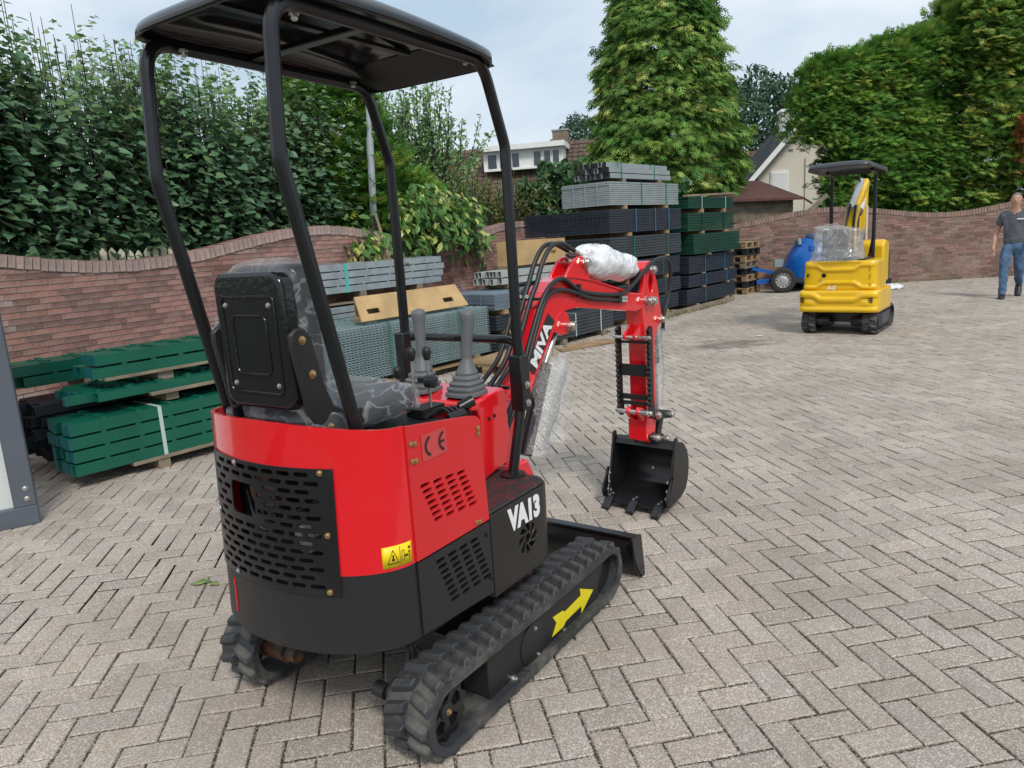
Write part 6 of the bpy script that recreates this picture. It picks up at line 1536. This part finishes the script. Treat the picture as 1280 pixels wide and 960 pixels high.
twig_tree('willow_shrub', 'wispy olive shrub between the birches and the dormer house', (-.75, 15.6, 0), fan(110, 1.4, 3.0, 1.7, .6, .2), None, .10, 46, [(.11, .19, .045), (.18, .23, .06), (.22, .15, .05)], tpl=LANCE, cat='shrub', spread=.09)
twig_tree('ivy_shrub', 'dense round leaved green shrub beside the light grey panel bundle', (1.32, 15.9, 0), fan(100, 2.0, 3.1, .95, .6, .1), None, .14, 60, [(.06, .15, .05), (.09, .19, .07), (.04, .09, .035)], tpl=HEART, cat='shrub', spread=.13)
twig_tree('ivy_shrub', 'dense dark green shrub peeking out between the grey and green bundles', (3.0, 16.6, 0), fan(70, 2.0, 2.7, 1.0, .5, .1), None, .14, 60, [(.06, .15, .055), (.08, .18, .07), (.04, .09, .035)], tpl=HEART, cat='shrub', spread=.13)
# variegated climber hanging over the wall
def climber(name, label, t0, t1, zt, zb, n, seed):
    c = W03 + WD3 * ((t0 + t1) / 2) + WB3 * .3; root = empty(name, tuple(c), 0, label=label, category='climber')
    P, D, T = [], [], []; mb = MB()
    for k in range(n):
        t = nrs.uniform(t0, t1) - (t0 + t1) / 2; top = nrs.uniform(1.75, zt) - .25 * abs(2 * t / (t1 - t0)) ** 2; f = nrs.uniform(-.9, .03)
        s = WD3 * t + WB3 * (-.30 - f * .55 - .1); s = s + np.array([0, 0, top]); L = nrs.uniform(.12, .35) if f < 0 else nrs.uniform(.3, 1.0) * (top - zb)
        e = s + np.array([0, 0, -L]) - WB3 * nrs.uniform(.12, .35) + nrs.normal(size=3) * .08
        if f > 0 : pass
        m = int(L * 30) + 5; q = nrs.rand(m)[:, None]; pts = s[None] * (1 - q) + e[None] * q + nrs.normal(size=(m, 3)) * .09
        P.append(pts); D.append(np.array([0, 0, -1.])[None] + rdir(m) * .9 - WB3[None] * .45); yel = nrs.rand(m) < (.42 if nrs.rand() < .5 else .10)
        T.append(np.where(yel[:, None], np.array([.5, .55, .16]), np.array([.10, .22, .05])))
        mb.tube([Vector(s), Vector(e)], .005, 4, caps=False)
    P, D, T = np.concatenate(P), np.concatenate(D), np.concatenate(T)
    leaf_mesh('foliage', P, D, rdir(len(P)) * .5 - WB3[None] * .8 + np.array([0, 0, .6]), nrs.uniform(.11, .20, len(P)), tints(len(P), T, .22, .08), OVAL, M_LEAF, root); part('stems', mb, M_BARK, root, kind='stuff')
climber('variegated_climber', 'yellow and green variegated climber hanging over the brick wall', 5.3, 7.3, 2.35, 1.42, 170, 1)
climber('climber', 'small trail of pale leaves hanging on the wall left of the leaning plank', 4.35, 4.75, 1.9, 1.35, 14, 2)
# far trees
def ball_surf(rx, ry, rz, zc):
    def f(u, v):
        n = rdir(1)[0]; k = 1 + .28 * noise.noise(Vector(n * 2.3)); return (n[0] * rx * k, n[1] * ry * k, zc + n[2] * rz * k), n
    return f
def far_tree(name, label, base, rx, rz, zc, n, col, size):
    root = empty(name, base, 0, label=label, category='tree'); f = ball_surf(rx, rx, rz, zc); P, Nn = [], []
    for k in range(n):
        p, nn = f(0, 0); P.append(np.array(p) - nn * abs(nrs.normal()) * .35 * rx * .4); Nn.append(nn)
    P, Nn = np.array(P), np.array(Nn); leaf_mesh('crown', P, rdir(n) + np.array([0, 0, -.3]), Nn + rdir(n) * .6, nrs.uniform(.6, 1.3, n) * size, tints(n, col, .3), OVAL, M_LEAF, root)
    part('trunk', trunk_mesh((0, 0, -.05), (0, 0, zc), .28, .1, [((nrs.normal() * rx * .5, nrs.normal() * rx * .5, zc + nrs.normal() * rz * .4), .7) for k in range(8)], 3), M_BARK, root)
far_tree('oak_tree', 'distant dark tree left of the cream gable house', (19.5, 56, 0), 3.6, 4.0, 8.2, 6000, (.05, .11, .055), .42)
far_tree('oak_tree', 'small distant tree beside the skylight roof', (6.5, 60, 0), 2.0, 2.2, 8.4, 2600, (.07, .13, .08), .36)
far_tree('oak_tree', 'dark treetop showing above the middle of the long hedge', (17.2, 27, 0), 2.2, 1.5, 7.1, 3000, (.05, .12, .04), .3)

# ------------------------------------------------------------------ houses, shed, fence, lamp post
M_TILE = mat('brown_roof_tile', (.135, .088, .066), .8, tint=True, noise_amt=.35, noise_scale=3, dirt=((.20, .17, .13), 1.2, .5, .8, .5))
M_TILER = mat('red_brown_felt', (.115, .048, .040), .85, noise_amt=.35, noise_scale=6, bump=.3)
M_BRK2 = mat('house_brick', (.19, .11, .08), .9, noise_amt=.4, noise_scale=4)
M_CREAM = mat('cream_render', (.66, .61, .50), .85, noise_amt=.08, noise_scale=1)
def tiled_slope(name, parent, p00, p10, p01, nrow, ncol, m):
    """rows of tiles between eave p00-p10 and ridge p01 (parallelogram)"""
    p00, p10, p01 = Vector(p00), Vector(p10), Vector(p01); e = p10 - p00; u = p01 - p00; n = e.cross(u).normalized(); mb = MB(); rg = random.Random(5)
    for r in range(nrow):
        for c in range(ncol):
            v = rg.uniform(.78, 1.18); mb.cur = (v, v * rg.uniform(.95, 1.02), v * rg.uniform(.9, 1.0))
            off = .5 * (r % 2) * 0; a0 = (c + off) / ncol; a1 = (c + off + .94) / ncol; b0, b1 = r / nrow, (r + 1.04) / nrow
            q = [p00 + e * a0 + u * b0 + n * .05, p00 + e * (a0 + a1) / 2 + u * b0 + n * .085, p00 + e * a1 + u * b0 + n * .05, p00 + e * a1 + u * b1 + n * .01, p00 + e * (a0 + a1) / 2 + u * b1 + n * .045, p00 + e * a0 + u * b1 + n * .01]
            lowv = [q[0] - n * .04, q[2] - n * .04]
            mb.add(q + lowv, [(0, 1, 4, 5), (1, 2, 3, 4), (6, 7, 2, 1, 0)])
    return part(name, mb, m, parent, smooth=0, kind='stuff')
# dormer house
DH = empty('house', (.4, 38, 0), radians(-12), label='brown tiled house with a white dormer and a chimney behind the shrubs', category='house')
mb = MB(); mb.box((1.5, 4, 1.5), (13, 7.6, 3.0)); part('wall', mb, M_BRK2, DH)
rf_ = MB(); rf_.add([(-5, 0, 2.9), (8, 0, 2.9), (8, 4, 6.45), (-5, 4, 6.45), (8, 8, 2.9), (-5, 8, 2.9)], [(0, 1, 2, 3), (3, 2, 4, 5), (0, 3, 5), (1, 4, 2)]); roof_ = part('roof', rf_, M_TILE, DH)
tiled_slope('roof_tiles', roof_, (-5, 0, 2.93), (8, 0, 2.93), (-5, 4, 6.48), 15, 44, M_TILE)
mb = MB(); mb.box((2.3, 4.0, 6.6), (.85, .6, .95)); ch_ = part('chimney', mb, mat('chimney_brick', (.20, .15, .11), .9, noise_amt=.4, noise_scale=5), roof_)
mb = MB(); mb.box((2.3, 4.0, 7.09), (.95, .7, .06)); part('chimney_cap', mb, M_GALVL, ch_)
dm_ = MB(); dm_.box((.55, 2.75, 5.55), (4.2, 2.2, 1.05)); dor = part('dormer', dm_, M_WPAINT, DH)
mb = MB(); mb.box((.55, 2.6, 6.13), (4.5, 2.7, .26)); part('dormer_fascia', mb, M_WPAINT, dor)
for (x0, x1) in ((-1.35, -.80), (-.70, -.30), (-.05, .40), (1.10, 1.55), (1.65, 2.05), (2.10, 2.5)):
    mb = MB(); mb.box(((x0 + x1) / 2, 1.63, 5.50), (x1 - x0, .05, .80)); w_ = part('window', mb, M_WPAINT, dor)
    mb = MB(); mb.box(((x0 + x1) / 2, 1.60, 5.50), (x1 - x0 - .09, .03, .70)); part('pane', mb, M_GLASS, w_)
mb = MB(); mb.box((.55, 1.6, 5.05), (4.0, .12, .08)); part('sill', mb, M_WPAINT, dor)
sk = MB(); sk.beam((5.05, 2.96, 5.72), (6.0, 2.96, 5.72), .55, .06, up=(0, -.66, .75)); so_ = part('skylight', sk, M_WPAINT, roof_); so_.location = (0, -.05, .09)
# cream gable house
CG = empty('house', (13.75, 34, 0), radians(-8), label='cream rendered gable house with a closed white roller shutter', category='house')
gw = MB(); gw.prism([(-2.0, 0), (2.6, 0), (2.6, 3.3), (.35, 6.35), (-2.0, 3.75)], (0, 0, 0), (1, 0, 0), (0, 0, 1), (-6, 0)); part('wall', gw, M_CREAM, CG, fix=True)
mb = MB(); mb.beam((-2.45, 2.7, 3.42), (.38, 2.7, 6.55), 6.6, .16, up=(-.7, 0, .7)); part('roof', mb, M_TILE, CG); mb = MB(); mb.beam((2.9, 2.7, 3.2), (.38, 2.7, 6.55), 6.6, .16, up=(.7, 0, .7)); part('roof', mb, M_TILE, CG)
mb = MB(); mb.beam((-2.5, -.65, 3.30), (.38, -.65, 6.48), .05, .20, up=(-.7, 0, .7)); part('barge_board', mb, M_WPAINT, CG); mb = MB(); mb.beam((2.9, -.65, 3.1), (.38, -.65, 6.48), .05, .20, up=(.7, 0, .7)); part('barge_board', mb, M_WPAINT, CG)
mb = MB(); mb.box((-.35, 1.5, 5.95), (.7, .7, 1.1)); part('chimney', mb, M_WPAINT, CG); mb = MB(); mb.box((-.35, 1.5, 6.53), (.85, .85, .12)); part('chimney_cap', mb, M_WPAINT, CG)
mb = MB(); mb.box((-1.05, -.03, 3.2), (.80, .08, 1.15)); wn_ = part('window', mb, M_WPAINT, CG)
for k in range(10): mb = MB(); mb.box((-1.05, -.085, 2.72 + .105 * k), (.68, .03, .095)); part('shutter_slat', mb, M_WPAINT, wn_)
mb = MB(); mb.box((.1, -.06, 3.0), (.07, .07, 2.6)); part('downpipe', mb, M_CREAM, CG)
mb = MB(); mb.box((.3, -.02, .6), (4.58, .06, 1.9)); part('plinth', mb, M_BRK2, CG)
# far brown roof
FR = empty('house', (17.0, 50, 0), radians(-20), label='low far brown roof left of the cream gable house', category='house')
mb = MB(); mb.box((0, 3, 2.2), (9, 6, 4.4)); part('wall', mb, M_BRK2, FR)
mb = MB(); mb.add([(-4.8, -.3, 4.2), (4.8, -.3, 4.2), (4.8, 3, 6.4), (-4.8, 3, 6.4), (4.8, 6.3, 4.2), (-4.8, 6.3, 4.2)], [(0, 1, 2, 3), (3, 2, 4, 5), (0, 3, 5), (1, 4, 2)]); fr_ = part('roof', mb, M_TILE, FR); tiled_slope('roof_tiles', fr_, (-4.8, -.3, 4.23), (4.8, -.3, 4.23), (-4.8, 3, 6.43), 10, 30, M_TILE)
# timber shed
SH = empty('timber_shed', (6.35, 18.7, 0), radians(4), label='weathered timber shed with a red brown felt roof behind the dark brick wall', category='shed')
mb = MB(); mb.box((.15, 1.0, 1.0), (1.7, 1.8, 2.0)); part('wall', mb, mat('dark_shed_inside', (.03, .024, .018), .9), SH)
for k in range(5): mb = MB(); mb.beam((-.75, .06, 1.62 + .105 * k), (1.02, .06, 1.62 + .105 * k), .025, .10, up=(0, -.25, 1)); part('board', mb, M_WOODG, SH)
for x in (-.7, .05, .75): mb = MB(); mb.box((x, .05, .85), (.09, .06, 1.5)); part('stud', mb, M_WOODG, SH)
mb = MB(); mb.add([(-1.3, -.2, 2.16), (1.15, -.25, 2.10), (1.75, .5, 1.98), (.75, 1.5, 2.66), (-1.3, 1.5, 2.66), (-1.3, -.2, 2.10), (1.15, -.25, 2.04), (1.75, .5, 1.92)], [(0, 1, 3, 4), (1, 2, 3), (0, 5, 6, 1), (1, 6, 7, 2)]); part('roof', mb, M_TILER, SH, smooth=0)
mb = MB(); mb.beam((.95, -.3, 1.50), (1.72, -.3, 2.12), .03, .10, up=(-.6, 0, .8)); part('barge_board', mb, M_WOODG, SH)
# picket fence behind the wall dip
c_ = WALL0 + WDIR * 1.55 - WN * .45
PF = empty('picket_fence', (c_.x, c_.y, 0), radians(59.5), label='cream picket fence tips showing above the dip of the brick wall', category='fence')
for k in range(12):
    mb = MB(); x = -.52 + .095 * k; mb.prism([(x, 1.3), (x + .065, 1.3), (x + .065, 1.635 + .02 * sin(k)), (x + .0325, 1.675 + .02 * sin(k)), (x, 1.635 + .02 * sin(k))], (0, 0, 0), (1, 0, 0), (0, 0, 1), .02); part('picket', mb, mat('cream_picket', (.74, .69, .52), .8, noise_amt=.2), PF, fix=True)
mb = MB(); mb.box((0, .03, 1.40), (1.5, .03, .07)); part('rail', mb, MATS['cream_picket'], PF); 
for x in (-.7, .7): mb = MB(); mb.box((x, .06, .7), (.07, .07, 1.4)); part('post', mb, MATS['cream_picket'], PF)
# lamp post
lp = MB(); lp.tube([(0, 0, 0), (0, 0, 3.03), (0, 0, 3.06), (0, 0, 4.6)], .05, 12, rads=[.05, .05, .036, .032]); lpo = empty('lamp_post', (-1.92, 10.72, 0), 0, label='slim grey lamp post rising out of the conifer', category='lamp post'); part('pole', lp, M_GALVL, lpo); lpo.rotation_euler = (0, .045, 0)
lp = MB(); lp.tube(smooth_path([(0, 0, 4.6), (.1, -.1, 4.8), (.5, -.4, 4.86)]), .035, 8); part('bracket', lp, M_GALVL, lpo); lp = MB(); lp.box((.72, -.58, 4.85), (.5, .16, .08), rz=radians(-39)); part('lantern', lp, M_GALVL, lpo, bevel=.03)
# small litter
def litter(name, label, cat, px, py, L, w, m, rz, h=.004):
    mb = MB(); mb.add([(-L / 2, 0, h), (-L * .1, -w / 2, h * 2.2), (L / 2, w * .1, h), (L * .05, w / 2, h * 3)], [(0, 1, 2, 3)]); o = part(name, mb, m, None, label=label, category=cat); o.location = (px, py, .003); o.rotation_euler = (0, 0, rz); md = o.modifiers.new('t', 'SOLIDIFY'); md.thickness = .002
M_LF = mat('fallen_leaf', (.20, .28, .08), .6)
litter('fallen_leaf', 'green fallen leaf on the paving left of the red excavator, larger one', 'leaf', -1.56, 3.28, .10, .05, M_LF, .2)
litter('fallen_leaf', 'smaller green fallen leaf beside the larger one left of the excavator', 'leaf', -1.49, 3.26, .07, .035, M_LF, -.5)
litter('paper_scrap', 'white scrap on the paving in front of the yellow excavator', 'scrap', 3.49, 10.03, .26, .10, M_WPAINT, .3)
# weeds at the foot of the right wall and along the kerb board
wp, wd_ = [], []
for k in range(300):
    if k < 170:
        x = nrs.choice([9.9, 10.1, 8.9, 11.0, 6.9]) + nrs.normal() * .25; t = (x - RW0.x) / (RW1.x - RW0.x); y = RW0.y + (RW1.y - RW0.y) * t - .03 - abs(nrs.normal()) * .05
    else:
        s_ = nrs.uniform(-.6, 2.7); q = sframe(KP, s_, -.07 - abs(nrs.normal()) * .05); x, y = q
    wp.append((x, y, 0)); wd_.append((nrs.normal() * .5, nrs.normal() * .5, 1))
leaf_mesh('weeds', wp, wd_, rdir(len(wp)), nrs.uniform(.03, .08, len(wp)), tints(len(wp), (.16, .20, .06), .3), LANCE, M_LEAF, None, label='sparse grass weeds along the wall foot and the kerb board', category='weeds', kind='stuff')
bpy.context.view_layer.update()
